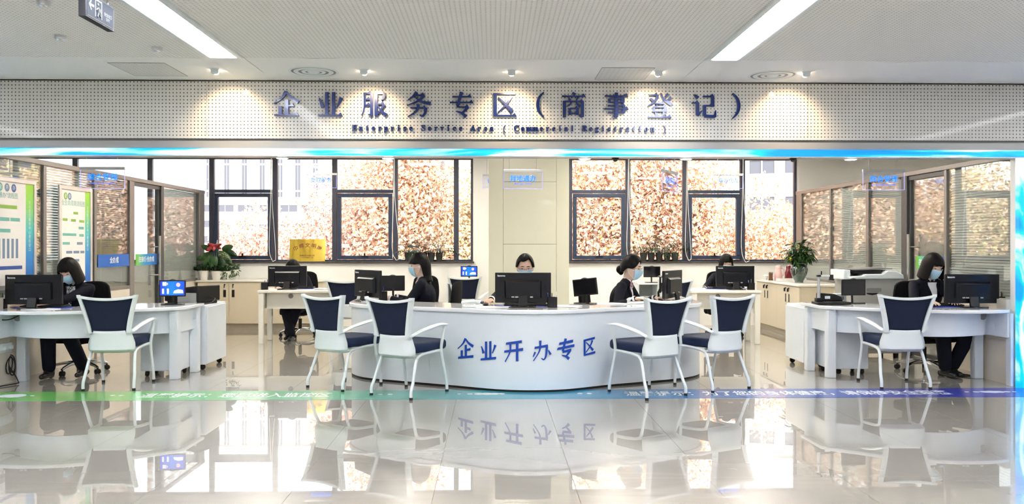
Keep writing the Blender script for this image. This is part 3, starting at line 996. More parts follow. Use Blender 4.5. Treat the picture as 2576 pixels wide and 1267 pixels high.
def char_mesh(ch, size, depth, style='song'):
    b = MB()
    k = size / 100.0
    eps = 0.0

    def pt(x, y):
        if style == 'kai':
            y = y + (x - 50) * 0.10
            x = x * 0.94 + 3
        return ((x - 50) * k, (y - 50) * k)
    for st in GL[ch]:
        eps += 0.0002
        if st[0] == 'h':
            _, x0, x1, y, w = st
            if style == 'kai':
                w = 11.5
                poly = [(x0, y - w / 2 - 1), (x1, y - w / 2 + 1), (x1 + 1, y + w / 2 + 2), (x0 + 2, y + w / 2 - 2)]
            else:
                poly = [(x0, y - w / 2), (x1 + 1, y - w / 2), (x1 - 7, y + w / 2 + 8), (x1 - 15, y + w / 2), (x0, y + w / 2)]
            b.prism([pt(*p) for p in poly], -depth - eps, 0, 'y')
        else:
            _, pts, ws = st
            n = len(pts)
            if n > 2:
                q = catmull([(p[0], p[1], w) for p, w in zip(pts, ws)], 4)
                pts = [(p[0], p[1]) for p in q]
                ws = [p[2] for p in q]
                n = len(pts)
            if ch in '（）':
                ws = [3.5 + 9 * math.sin(math.pi * i / (n - 1)) for i in range(n)]
            if style == 'kai':
                ws = [max(5, w * 0.95) for w in ws]
            L, Rr = [], []
            for i in range(n):
                a, c = Vector(pts[max(0, i - 1)]), Vector(pts[min(n - 1, i + 1)])
                d = (c - a).normalized()
                nx, ny = -d.y, d.x
                L.append((pts[i][0] + nx * ws[i] / 2, pts[i][1] + ny * ws[i] / 2))
                Rr.append((pts[i][0] - nx * ws[i] / 2, pts[i][1] - ny * ws[i] / 2))
            b.prism([pt(*p) for p in L + Rr[::-1]], -depth - eps, 0, 'y')
    return b


# note: ax='y' maps z -> -y, so characters stand in the XZ plane, raised towards -Y
hs = thing('header_sign', 'raised dark blue Chinese title with small English line on perforated header', 'sign', (0, HY - 0.022, 0))
for ch, px in zip('企业服务专区（商事登记）', (723, 833, 943, 1054, 1162, 1269, 1352, 1442, 1549, 1657, 1768, 1855)):
    b = char_mesh(ch, 0.245, 0.0)
    # raise: depth towards the hall
    b = MB()
    src = char_mesh(ch, 0.245, -0.03)
    src.xf(Matrix.Translation((WX(px, HY), 0, 2.717 - 0.0023 * (px - 1288) / 600)))
    src.build('character', 'sign_blue', hs, smooth=False)


def math_bold(s):
    out = ''
    for c in s:
        if 'A' <= c <= 'Z':
            out += chr(0x1D400 + ord(c) - 65)
        elif 'a' <= c <= 'z':
            out += chr(0x1D41A + ord(c) - 97)
        else:
            out += c
    return out


eng = 'Enterprise Service Area ( Commercial Registration )'
xa, xb = WX(894, HY), WX(1670, HY)
for i, c in enumerate(eng):
    if c == ' ':
        continue
    x = xa + (xb - xa) * i / (len(eng) - 1)
    text_obj('letter', math_bold(c), 0.078, 'sign_blue', hs, face_cam(x, -0.012, 2.492), 0.012, 0.0012)

# ================================================================== FLOOR STRIP
fs = thing('floor_decal', 'long printed floor strip fading from green to blue with white notices', 'floor sticker', (0, 7.72, 0.0))
box(-6.4, 5.9, -0.235, 0.235, 0.0002, 0.0015).build('sheet', 'strip_decal', fs, smooth=False)
flat = Matrix.Identity(4)


def floor_text(s, xa, xb):
    n = len(s)
    w = (xb - xa) / n
    for i, c in enumerate(s):
        me = text_mesh(c, w * 1.02, 0.0002, 0.002)
        for v in me.vertices:
            v.co.y *= 1.55
            v.co.x += 0.0
        me.transform(Matrix.Translation((xa + (i + 0.5) * w, -0.01, 0.0018)))
        me.materials.append(M['print_white'])
        o = bpy.data.objects.new('character', me)
        C.objects.link(o)
        o.parent = fs


floor_text('温馨提示：您已进入监控区', WX(350, 7.7), WX(832, 7.7))
floor_text('温馨提示：为了您的身体健康，请保持安全距离', WX(1572, 7.7), WX(2392, 7.7))
for k, (px, r) in enumerate([(15, .09), (30, .1), (50, .03), (75, .02), (278, .025), (300, .025), (955, .025), (980, .025), (1155, .018), (1182, .03), (1205, .05), (1225, .06), (1243, .05), (1262, .03), (1460, .025), (1484, .025), (2438, .02), (2462, .03), (2485, .05), (2502, .06), (2520, .05), (2540, .03), (2558, .02)]):
    MB().lathe([(r, 0.0015), (r, 0.0018 + 0.00006 * k)], 14).xf(Matrix.Translation((WX(px, 7.7), 0.02, 0)) @ Matrix.Diagonal((1, 0.9, 1, 1))).build('dot', 'print_white', fs, smooth=False)

# ================================================================== FURNITURE
# ---- big curved counter in the middle
DT = 0.775
front = [(-1.53, 9.25), (-1.52, 8.99), (-1.47, 8.82), (-1.31, 8.60), (-0.96, 8.40), (-0.63, 8.23), (-0.35, 8.085), (0.036, 7.875), (0.371, 7.81), (0.713, 7.87), (1.125, 8.105), (1.417, 8.24), (1.865, 8.455), (2.06, 8.60), (2.19, 8.79), (2.215, 9.02), (2.22, 9.25)]
fc = catmull(front, 8)


def cut_at(path, x):
    out = []
    for a, b in zip(path[:-1], path[1:]):
        out.append(a)
        if (a[0] - x) * (b[0] - x) < 0 and a[1] < 9.2:
            t = (x - a[0]) / (b[0] - a[0])
            out.append((x, a[1] + (b[1] - a[1]) * t))
    return out + [path[-1]]


for sx in (-0.631, -0.628, 1.275, 1.278):
    fc = cut_at(fc, sx)
full = [(-1.53, 10.0)] + fc + [(2.22, 9.9)]
desk = thing('reception_counter', 'large curved white counter in the middle with blue Chinese lettering', 'counter', (0, 0, 0))
segs = {'l': [p for p in full if p[0] < -0.6305], 'c': [p for p in full if -0.6285 <= p[0] <= 1.2755], 'r': [p for p in full if p[0] > 1.2765]}
for k in 'lcr':
    pth = segs[k]
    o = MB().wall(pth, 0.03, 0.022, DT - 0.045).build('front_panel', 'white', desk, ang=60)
    MB().wall(pth, 0.02, 0.0, 0.022).xf(Matrix.Translation((0, 0.006, 0))).build('plinth', 'black', desk, ang=60)


def offset_path(path, d):
    n = len(path)
    out = []
    for i, p in enumerate(path):
        a, b = Vector(path[max(0, i - 1)]), Vector(path[min(n - 1, i + 1)])
        t = (b - a).normalized()
        out.append((p[0] + t.y * d, p[1] - t.x * d))
    return out


inner = [(1.70, 9.9), (1.70, 9.15), (1.55, 8.98), (1.2, 8.78), (0.75, 8.56), (0.34, 8.50), (-0.08, 8.58), (-0.55, 8.86), (-0.95, 9.06), (-1.03, 9.2), (-1.03, 10.0)]
outer = offset_path(full, 0.025)
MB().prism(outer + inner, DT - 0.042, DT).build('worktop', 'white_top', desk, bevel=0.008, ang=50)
for (x, y) in ((-1.05, 9.98), (1.72, 9.88)):
    box(x - 0.02, x + 0.02, y - 0.02, y + 0.02, 0, DT - 0.042).build('leg', 'white', desk)
# side boards closing the two wings
box(-1.53, -1.03, 9.97, 10.0, 0.0, DT - 0.042).build('end_board', 'white', desk)
box(1.70, 2.22, 9.87, 9.9, 0.0, DT - 0.042).build('end_board', 'white', desk)


def on_front(x):
    for a, b in zip(fc[:-1], fc[1:]):
        if a[0] <= x <= b[0] and b[0] > a[0]:
            t = (x - a[0]) / (b[0] - a[0])
            return a[1] + (b[1] - a[1]) * t, math.atan2(b[1] - a[1], b[0] - a[0])
    return 8.0, 0


for ch, px, py, s in zip('企业开办专区', (1171.6, 1228.6, 1292, 1362, 1423, 1481.5), (875, 880, 881, 881, 877, 871), (0.195, 0.185, 0.205, 0.195, 0.205, 0.165)):
    x = WX(px, 7.9)
    for _ in range(3):
        y, a = on_front(x)
        x = WX(px, y)
    z = WZ(px, py, y)
    b = char_mesh(ch, s, -0.006, 'kai')
    b.xf(Matrix.Translation((x + 0.002 * math.sin(a), y - 0.003, z)) @ Matrix.Rotation(a, 4, 'Z'))
    b.build('character', 'desk_blue', desk, smooth=False)

# ---- left and right counters (curved apron, corner extension)
def side_counter(label, sgn, loc, topz=0.75):
    """built for the left side (sgn=1): wall side at local -x"""
    t = thing('service_desk', label, 'desk', loc, 0)
    S = lambda pts: [(p[0] * sgn, p[1]) for p in pts]
    fr = catmull([(-4.84, 8.12), (-4.6, 8.05), (-4.2, 8.06), (-3.8, 8.20), (-3.45, 8.46), (-3.23, 8.62)], 8)
    poly = fr + [(-3.19, 8.70), (-3.17, 9.22), (-3.86, 9.22), (-3.92, 8.80), (-4.05, 8.72), (-4.84, 8.72)]
    poly = [(p[0] + 4.0, p[1] - 8.5) for p in poly]
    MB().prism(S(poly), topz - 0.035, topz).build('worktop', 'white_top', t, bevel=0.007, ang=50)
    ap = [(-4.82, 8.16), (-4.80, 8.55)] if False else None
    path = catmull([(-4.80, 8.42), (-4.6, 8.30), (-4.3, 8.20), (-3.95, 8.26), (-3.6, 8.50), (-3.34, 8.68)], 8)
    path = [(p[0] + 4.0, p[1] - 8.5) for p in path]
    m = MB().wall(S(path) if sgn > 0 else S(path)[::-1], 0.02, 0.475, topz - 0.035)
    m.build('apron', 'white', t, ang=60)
    e = [(-4.80 + 4, 8.10 - 8.5), (-4.78 + 4, 8.42 - 8.5)]
    MB().wall(S(e) if sgn > 0 else S(e)[::-1], 0.02, 0.475, topz - 0.035).build('apron', 'white', t)
    r = [(-3.265 + 4, 8.70 - 8.5), (-3.255 + 4, 9.15 - 8.5)]
    MB().wall(S(r) if sgn > 0 else S(r)[::-1], 0.02, 0.475, topz - 0.035).build('apron', 'white', t)
    for (x, y) in ((-3.285, 8.68), (-3.255, 9.17), (-4.79, 8.60)):
        x = (x + 4.0) * sgn
        box(x - 0.045, x + 0.045, y - 8.5 - 0.045, y - 8.5 + 0.045, 0.0, topz - 0.035).build('leg', 'white', t, bevel=0.006)
    x = (-4.835 + 4.0) * sgn
    box(x - 0.014, x + 0.014, 8.08 - 8.5, 8.16 - 8.5, 0.0, topz - 0.035).build('end_board', 'white', t, bevel=0.003)
    gx = (-4.70 + 4.0) * sgn
    MB().lathe([(0.04, 0), (0.04, 0.004)], 20).xf(Matrix.Translation((gx, 8.345 - 8.5, 0.67)) @ Matrix.Rotation(R(90), 4, 'X')).build('cable_hole', 'mid_grey', t)
    return t


side_counter('white curved desk at the left edge with black cables under it', 1, (-4.0, 8.5, 0))
side_counter('white curved desk at right, beside blue LED column', -1, (4.24, 8.45, 0))


def pedestal(label, loc, rz, w, d, h, group='white rolling pedestals'):
    t = thing('pedestal_cabinet', label, 'cabinet', loc, rz, group)
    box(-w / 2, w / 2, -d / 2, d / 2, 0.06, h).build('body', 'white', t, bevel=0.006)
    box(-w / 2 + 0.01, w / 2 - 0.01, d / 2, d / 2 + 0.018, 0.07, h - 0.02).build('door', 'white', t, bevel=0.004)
    for x in (-1, 1):
        for y in (-1, 1):
            MB().lathe([(0.027, -0.014), (0.030, -0.010), (0.030, 0.010), (0.027, 0.014)], 14).xf(Matrix.Translation((x * (w / 2 - 0.05), y * (d / 2 - 0.05), 0.030)) @ Matrix.Rotation(R(90), 4, 'Y')).build('caster', 'rubber', t)
    return t


pedestal('white rolling cabinet under the left desk, low', (-3.50, 9.0, 0), 0, 0.40, 0.34, 0.58)
pedestal('white rolling cabinet carrying the black printer behind left desk', (-3.40, 9.62, 0), R(-90), 0.66, 0.44, 0.72)
pedestal('white rolling cabinet under right desk, low', (3.80, 8.98, 0), 0, 0.42, 0.34, 0.58)
pedestal('white rolling cabinet behind the document camera at right', (3.70, 9.50, 0), R(90), 0.60, 0.44, 0.70)


def back_desk(label, loc, x0, x1):
    t = thing('office_desk', label, 'desk', loc, 0, 'white desks by the windows')
    box(x0, x1, -0.05, 0.65, 0.715, 0.75).build('worktop', 'white_cream', t, bevel=0.006)
    for x in (x0 + 0.045, x1 - 0.045):
        for y in (0.0, 0.45):
            box(x - 0.035, x + 0.035, y - 0.03, y + 0.03, 0, 0.715).build('leg', 'white_cream', t, bevel=0.005)
    box(x0 + 0.08, x1 - 0.08, 0.15, 0.17, 0.48, 0.715).build('modesty_panel', 'white_cream', t)
    for x in (x0 + 0.045, x1 - 0.045):
        box(x - 0.01, x + 0.01, 0.03, 0.42, 0.48, 0.715).build('side_panel', 'white_cream', t)
    MB().lathe([(0.035, 0), (0.035, 0.004)], 18).xf(Matrix.Translation((x0 + 0.42, 0.148, 0.66)) @ Matrix.Rotation(R(90), 4, 'X')).build('cable_hole', 'mid_grey', t)
    return t


back_desk('white desk below the gold plaque window', (-3.3, 11.78, 0), 0.0, 1.12)
back_desk('white desk below the right windows, beside cream cabinets', (3.74, 11.57, 0), -0.98, 0.0)


def side_unit(label, loc, w, d, h):
    t = thing('side_unit', label, 'cabinet', loc, 0, 'small white side units')
    box(-w / 2, w / 2, -d / 2, d / 2, h - 0.025, h).build('top', 'white_top', t, bevel=0.004)
    for x in (-w / 2, w / 2 - 0.02, 0.0):
        box(x, x + 0.02, -d / 2 + 0.01, d / 2, 0, h - 0.025).build('side_panel', 'white_plastic', t)
    box(-w / 2 + 0.02, w / 2 - 0.02, d / 2 - 0.02, d / 2 - 0.005, 0, h - 0.025).build('back_panel', 'grey_pl', t)
    box(-w / 2 + 0.02, w / 2 - 0.02, -d / 2 + 0.02, d / 2 - 0.02, 0.36, 0.38).build('shelf', 'white_plastic', t)


side_unit('small white side unit with black tablet screen, before right windows', (2.62, 13.45, 0), 0.62, 0.45, 0.78)
side_unit('small white side unit with blue screen, left of pillar', (-0.50, 13.75, 0), 0.5, 0.45, 0.78)

# ---- cream cabinets
def cabinet_run(label, loc, rz, n, w, d, h, group='cream low cabinets'):
    t = thing('low_cabinet', label, 'cabinet', loc, rz, group)
    L = n * w
    box(0, L, 0.02, d, 0.09, h - 0.03).build('body', 'cream', t)
    box(0.0, L, 0.05, d, 0, 0.09).build('plinth', 'cream_dark', t)
    box(-0.02, L + 0.02, -0.02, d + 0.0, h - 0.03, h).build('worktop', 'white_cream', t, bevel=0.005)
    for i in range(n):
        dd = box(i * w + 0.004, (i + 1) * w - 0.004, 0.0, 0.02, 0.095, h - 0.035).build('door', 'cream', t, bevel=0.003)
        hx = (i + 1) * w - 0.07 if i % 2 == 0 else i * w + 0.07
        box(hx - 0.022, hx + 0.022, -0.002, 0.001, h - 0.28, h - 0.16).build('handle', 'black', dd)
        lk = MB().lathe([(0.012, 0), (0.010, 0.012)], 12).xf(Matrix.Translation((hx, 0.0, h - 0.075)) @ Matrix.Rotation(R(90), 4, 'X'))
        lk.box(hx - 0.004, hx + 0.004, -0.03, -0.008, h - 0.125, h - 0.075)
        lk.build('lock', 'black', dd)
    return t


cabinet_run('long cream cabinet under left window, carrying white flower pots', (-4.86, 13.80, 0), 0, 4, 0.515, 0.46, 0.81)
cabinet_run('cream cabinet against right glass wall, carrying the big vase', (4.44, 13.93, 0), R(-90), 4, 0.485, 0.76, 0.81)

# ---- visitor chair
def visitor_chair(label, loc, rz):
    t = thing('visitor_chair', label, 'chair', loc, rz, 'white framed visitor chairs')
    # seat cushion
    g = []
    sh_ = [(-0.185, -0.175), (0.185, -0.175), (0.232, 0.12), (0.22, 0.28), (0.13, 0.335), (-0.13, 0.335), (-0.22, 0.28), (-0.232, 0.12)]
    MB().prism(catmull(sh_ + sh_[:1], 4)[:-1], 0.400, 0.492).build('seat', 'navy_seat', t, bevel=0.034, seg=4, ang=50)

    def back_y(z):
        return -0.235 - 0.16 * max(0, z - 0.45) ** 1.15

    def half(z):
        if z < 0.56:
            return 0.215 - 0.035 * max(0, (z - 0.44) / 0.12)
        k = (z - 0.56) / 0.345
        return 0.185 + 0.083 * k ** 1.25
    # mesh panel
    rows = []
    for i in range(9):
        z = 0.555 + (0.870 - 0.555) * i / 8
        row = []
        for j in range(9):
            u = -1 + 2 * j / 8
            zz = z + (0.012 * u * u if i == 8 else 0)
            row.append((u * (half(z) - 0.014), back_y(zz) + 0.022 * (1 - u * u) * -1.0 + 0.012, zz))
        rows.append(row)
    MB().grid(rows).build('mesh_panel', 'navy_mesh', t, solid=0.006)
    # frame: ring around the panel, deep at the sides
    fr = MB()
    n = 12
    for s in (-1, 1):
        P_, Q_ = [], []
        g = []
        for i in range(n + 1):
            z = 0.545 + (0.912 - 0.545) * i / n
            h = half(z)
            y = back_y(z)
            a = [(s * (h + 0.006), y - 0.012, z), (s * (h - 0.026), y - 0.014, z), (s * (h - 0.026), y + 0.012, z), (s * (h - 0.004), y + 0.040, z), (s * (h + 0.010), y + 0.036, z)]
            g.append(a if s < 0 else a[::-1])
        fr.grid(g, closed=True)
        fr.add(g[-1], [(0, 1, 2, 3, 4)])
        fr.add(g[0], [(4, 3, 2, 1, 0)])
    g = []
    for j in range(13):
        u = -1 + 2 * j / 12
        zt = 0.882 + 0.030 * u * u
        x = u * (half(0.90) + 0.004)
        y = back_y(zt) - 0.024 * (1 - u * u)
        g.append([(x, y - 0.013, zt - 0.026), (x, y + 0.010, zt - 0.026), (x, y + 0.012, zt), (x, y - 0.011, zt)])
    fr.grid(g, closed=True)
    fr.add(g[0], [(0, 1, 2, 3)]).add(g[-1], [(3, 2, 1, 0)])
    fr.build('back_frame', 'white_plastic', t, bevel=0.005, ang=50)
    # lower shell
    rows = []
    for i in range(8):
        z = 0.355 + (0.572 - 0.355) * i / 7
        row = []
        for j in range(13):
            u = -1 + 2 * j / 12
            h = half(z) + 0.004
            if i == 0:
                h -= 0.02
            zz = z + (0.008 * u * u - 0.008 if i == 7 else 0)
            wrap = 0.055 * max(0, abs(u) - 0.72) / 0.28
            row.append((u * h, back_y(z) - 0.020 * (1 - u * u) + wrap + (0.03 if i == 0 else 0), zz))
        rows.append(row)
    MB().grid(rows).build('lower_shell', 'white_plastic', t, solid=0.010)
    for s in (-1, 1):
        # rear leg with seat rail
        pts = [(s * 0.232, -0.262, 0.02), (s * 0.232, -0.258, 0.08), (s * 0.226, -0.225, 0.15), (s * 0.205, -0.155, 0.33), (s * 0.205, -0.10, 0.375), (s * 0.215, 0.02, 0.392), (s * 0.235, 0.17, 0.40)]
        MB().tube(catmull(pts, 4), 0.0145, 10).build('leg', 'white_plastic', t)
        # front leg rising to the arm
        pts = [(s * 0.245, 0.262, 0.02), (s * 0.245, 0.256, 0.08), (s * 0.240, 0.215, 0.25), (s * 0.243, 0.175, 0.40), (s * 0.262, 0.165, 0.50), (s * 0.262, 0.185, 0.57), (s * 0.262, 0.20, 0.63)]
        MB().tube(catmull(pts, 4), 0.0145, 10).build('leg', 'white_plastic', t)
        pts = [(s * 0.262, 0.235, 0.638), (s * 0.264, 0.12, 0.645), (s * 0.258, 0.0, 0.630), (s * 0.235, -0.13, 0.600), (s * 0.205, -0.235, 0.560)]
        MB().tube(catmull(pts, 4), [0.016 + 0.004 * math.sin(i / 5) for i in range(17)], 10, flat=(1.5, 0.75)).build('armrest', 'white_plastic', t)
        for (x, y) in ((0.232, -0.262), (0.245, 0.262)):
            MB().lathe([(0.0165, 0), (0.0165, 0.022)], 12, (s * x, y, 0)).build('foot', 'rubber', t)
    MB().tube([(-0.205, -0.08, 0.385), (0.205, -0.08, 0.385)], 0.011, 8).build('crossbar', 'white_plastic', t)
    return t


vc = visitor_chair('white framed navy visitor chair facing the left desk', (-3.67, 8.255, 0), R(4))
copy_thing(vc, (-1.465, 8.235, 0), R(-34), 'white framed navy visitor chair facing counter, outer one of the left pair')
copy_thing(vc, (-0.785, 7.80, 0), R(-33), 'white framed navy visitor chair facing counter, inner one of the left pair')
copy_thing(vc, (1.44, 7.735, 0), R(30), 'white framed navy visitor chair facing counter, inner one of the right pair')
copy_thing(vc, (2.14, 8.10, 0), R(28), 'white framed navy visitor chair facing counter, outer one of the right pair')
copy_thing(vc, (3.97, 8.165, 0), R(-2), 'white framed navy visitor chair facing the right desk')
copy_thing(vc, (-2.02, 11.85, 0), R(-8), 'white framed visitor chair behind counter left end, half hidden by monitor')
copy_thing(vc, (-0.36, 12.95, 0), R(-15), 'white framed visitor chair standing far back, left of the pillar')
copy_thing(vc, (2.44, 11.75, 0), R(18), 'white framed visitor chair far back, hidden behind right counter monitor')


# ---- staff chair
def office_chair(label, loc, rz, arms=True):
    t = thing('office_chair', label, 'chair', loc, rz, 'black office chairs')
    sh_ = [(-0.22, -0.22), (0.22, -0.22), (0.25, 0.1), (0.21, 0.25), (-0.21, 0.25), (-0.25, 0.1)]
    MB().prism(catmull(sh_ + sh_[:1], 4)[:-1], 0.34, 0.43).build('seat', 'black_mat', t, bevel=0.025, seg=3, ang=50)
    rows = []
    for i in range(10):
        z = 0.54 + 0.44 * i / 9
        row = []
        for j in range(11):
            u = -1 + 2 * j / 10
            k = i / 9
            h = 0.20 + 0.03 * math.sin(k * math.pi) - 0.02 * k - (0.02 if i in (0, 9) else 0)
            row.append((u * h, -0.25 - 0.05 * k + 0.05 * u * u - 0.015 * math.sin(k * math.pi), z + (0.0 if i < 9 else -0.02 * u ** 4)))
        rows.append(row)
    MB().grid(rows).build('backrest', 'black_mat', t, solid=0.03, bevel=0.01)
    MB().tube(catmull([(0, -0.05, 0.325), (0, -0.24, 0.33), (0, -0.31, 0.44), (0, -0.30, 0.66)], 4), 0.022, 8, flat=(1.6, 0.7)).build('back_bracket', 'black', t)
    MB().lathe([(0.014, 0.26), (0.014, 0.34)], 12).build('gas_rod', 'chrome', t)
    MB().lathe([(0.026, 0.10), (0.026, 0.27)], 14).build('gas_column', 'black', t)
    MB().lathe([(0.045, 0.085), (0.045, 0.12), (0.03, 0.13)], 14).build('hub', 'chrome', t)
    box(-0.09, 0.09, -0.1, 0.1, 0.315, 0.34).build('mechanism', 'black', t)
    for k in range(5):
        a = 2 * math.pi * k / 5 + 0.3
        c, s_ = math.cos(a), math.sin(a)
        pts = [(0.03 * c, 0.03 * s_, 0.105), (0.14 * c, 0.14 * s_, 0.108), (0.24 * c, 0.24 * s_, 0.088), (0.29 * c, 0.29 * s_, 0.070)]
        MB().tube(catmull(pts, 3), [0.022 - 0.0009 * i for i in range(10)], 8).build('base_arm', 'chrome', t)
        cs = MB()
        for w in (-0.016, 0.016):
            cs.lathe([(0.02, -0.009), (0.027, -0.006), (0.027, 0.006), (0.02, 0.009)], 12)
            n0 = len(cs.v) - 48
            mt = Matrix.Translation((0.285 * c - s_ * w, 0.285 * s_ + c * w, 0.027)) @ Matrix.Rotation(a + R(90), 4, 'Z') @ Matrix.Rotation(R(90), 4, 'Y')
            cs.v[n0:] = [tuple(mt @ Vector(p)) for p in cs.v[n0:]]
        cs.tube([(0.285 * c, 0.285 * s_, 0.03), (0.285 * c, 0.285 * s_, 0.075)], 0.009, 8)
        cs.build('caster', 'rubber', t)
    if arms:
        for s in (-1, 1):
            pts = [(s * 0.24, 0.05, 0.36), (s * 0.275, 0.05, 0.38), (s * 0.28, 0.06, 0.62)]
            MB().tube(catmull(pts, 3), 0.016, 8).build('arm_post', 'black', t)
            box(s * 0.28 - 0.03, s * 0.28 + 0.03, -0.10, 0.16, 0.62, 0.645).build('arm_pad', 'black', t, bevel=0.01)
    return t


oc = office_chair('black office chair behind the left desk, chrome base', (-4.50, 9.17, 0), R(172))
copy_thing(oc, (-2.93, 12.72, 0), R(178), 'black office chair at the desk below the gold plaque')
copy_thing(oc, (-0.65, 9.46, 0), R(80), 'black office chair of the staff woman in left profile at counter')
copy_thing(oc, (0.36, 9.42, 0), R(182), 'black office chair behind the middle of counter, hidden by big monitor')
copy_thing(oc, (1.25, 9.26, 0), R(-110), 'black office chair of the staff woman in glasses at counter')
copy_thing(oc, (3.50, 12.62, 0), R(176), 'black office chair at the desk below the right windows')
copy_thing(oc, (4.72, 9.02, 0), R(188), 'black office chair behind the right desk, chrome base')
copy_thing(oc, (-1.02, 10.95, 0), R(150), 'empty black office chair far back, left of staff woman in profile')


# ---- monitors
def monitor(label, loc, rz, w=0.55, h=0.295, hump=True, lift=0.042):
    """screen side towards local +Y, back towards local -Y"""
    t = thing('monitor', label, 'monitor', loc, rz, 'black desktop monitors')
    z0 = lift
    box(-w / 2, w / 2, -0.012, 0.018, z0, z0 + h).build('panel', 'monitor_back', t, bevel=0.006)
    box(-w / 2 + 0.012, w / 2 - 0.012, 0.0175, 0.019, z0 + 0.018, z0 + h - 0.012).build('screen', 'black_gloss', t)
    k = 0.33 * w
    zz0, zz1 = z0 + 0.05, z0 + h - 0.075
    hp = MB()
    fr_ = [(-k, zz0), (k, zz0), (k, zz1), (-k, zz1)]
    v = [(x, -0.012, z) for x, z in fr_] + [(x * 0.93, -0.040, z - (0.022 if z > zz0 else 0)) for x, z in fr_]
    hp.add(v, [(4, 5, 6, 7), (0, 1, 5, 4), (1, 2, 6, 5), (2, 3, 7, 6), (3, 0, 4, 7)])
    hp.build('rear_hump', 'monitor_back', t, bevel=0.003)
    for x in (-0.55, -0.35, -0.2, 0.45):
        box(x * k - 0.014, x * k + 0.014, -0.043, -0.036, z0 + 0.052, z0 + 0.064).build('port', 'grey_pl', t)
    MB().prism([(-0.028, z0 + 0.075), (-0.05, z0 + 0.07), (-0.075, 0.012), (-0.045, 0.012)], -0.045, 0.045, 'x').build('stand', 'black', t, bevel=0.004)
    MB().prism(catmull([(-0.12, -0.10), (0.12, -0.10), (0.10, 0.07), (-0.10, 0.07), (-0.12, -0.10)], 3)[:-1], 0, 0.012).build('base', 'black_gloss', t, bevel=0.003)
    text_obj('logo', 'lenovo', 0.028, 'logo', t, face_cam(-w / 2 + 0.062, -0.0128, z0 + h - 0.03), 0.0006, 0.0006)
    return t


ZT = DT + 0.001
monitor('black monitor on the left desk, hiding half a seated woman', (WX(86, 8.42), 8.42, 0.751), R(3))
monitor('black monitor on the desk below the gold plaque', (-2.94, 11.98, 0.751), R(0))
monitor('black monitor at the left end of curved counter, turned sideways', (WX(925, 9.12), 9.12, ZT), R(-52))
monitor('large black monitor in the middle of curved counter', (WX(1316, 8.15), 8.18, ZT), R(-1))
monitor('black monitor at the right end of curved counter, turned sideways', (WX(1692, 8.92), 8.92, ZT), R(58))
monitor('black monitor on the desk below right windows', (3.45, 11.80, 0.751), R(0))
monitor('black monitor on the right desk before woman with bob hair', (WX(2447, 8.34), 8.36, 0.751), R(-2))


# ---- small tablets / customer displays (screen towards local -Y)
def tablet(label, loc, rz, on=False, tilt=0.0, name='customer_display'):
    t = thing(name, label, 'display', loc, rz, 'small customer displays')
    w, h, z0 = 0.275, 0.175, 0.085
    m4 = Matrix.Translation((0, 0, z0 + h / 2)) @ Matrix.Rotation(tilt, 4, 'Y') @ Matrix.Translation((0, 0, -z0 - h / 2))
    box(-w / 2, w / 2, -0.008, 0.012, z0, z0 + h).xf(m4).build('panel', 'black', t, bevel=0.005)
    sc = box(-w / 2 + 0.012, w / 2 - 0.012, -0.0095, -0.0082, z0 + 0.014, z0 + h - 0.012).xf(m4).build('screen', 'screen_blue' if on else 'black_gloss', t, smooth=False)
    MB().lathe([(0.035, 0), (0.035, 0.006), (0.012, 0.016)], 16, (0, 0.002, z0 + h - 0.004)).xf(m4).build('webcam', 'black', t)
    if on:
        y = -0.0103
        box(-0.10, -0.06, y, -0.0094, z0 + 0.115, z0 + 0.155).build('portrait_print', 'screen_white', sc)
        for (a, b, c, d) in ((-0.105, -0.085, 0.03, 0.085), (-0.055, -0.035, 0.03, 0.085), (-0.055, -0.045, 0.125, 0.145)):
            box(a, b, y, -0.0094, z0 + c, z0 + d).build('text_print', 'screen_white', sc)
        MB().lathe([(0.022, 0), (0.022, 0.0008)], 16).xf(Matrix.Translation((0.062, -0.0094, z0 + 0.125)) @ Matrix.Rotation(R(90), 4, 'X')).build('emblem_print', 'screen_red', sc)
        MB().prism([(0.01, z0 + 0.035), (0.115, z0 + 0.035), (0.11, z0 + 0.07), (0.06, z0 + 0.078), (0.02, z0 + 0.062)], 0.0094, 0.0103, 'y').build('hall_print', 'screen_white', sc)
    MB().tube([(0, 0.012, z0 + 0.03), (0, 0.03, z0), (0, 0.025, 0.01)], 0.012, 8).build('stand', 'black', t)
    MB().prism(catmull([(-0.10, -0.07), (0.10, -0.07), (0.10, 0.07), (-0.10, 0.07), (-0.10, -0.07)], 3)[:-1], 0, 0.010).build('base', 'black_gloss', t, bevel=0.003)
    return t


tablet('small lit blue screen on the left desk corner', (WX(434, 8.95), 8.95, 0.751), R(3), True)
tablet('small lit blue screen far back, left of the pillar', (WX(1180, 13.72), 13.72, 0.781), R(-2), True)
tablet('small black tilted screen on counter, right of big monitor', (WX(1472, 8.62), 8.62, ZT), R(-32), False, R(-7))
tablet('small black screen far back behind woman in glasses', (WX(1640, 13.42), 13.42, 0.781), R(4))
tablet('small black screen on right desk, before the copier', (WX(2147, 8.98), 8.98, 0.751), R(6))
tb = tablet('small dark screen at counter left end, its back to the camera', (WX(988, 9.55), 9.55, ZT), R(195))
tablet('small black screen standing sideways beside right counter monitor', (WX(1663, 9.2), 9.2, ZT), R(75))


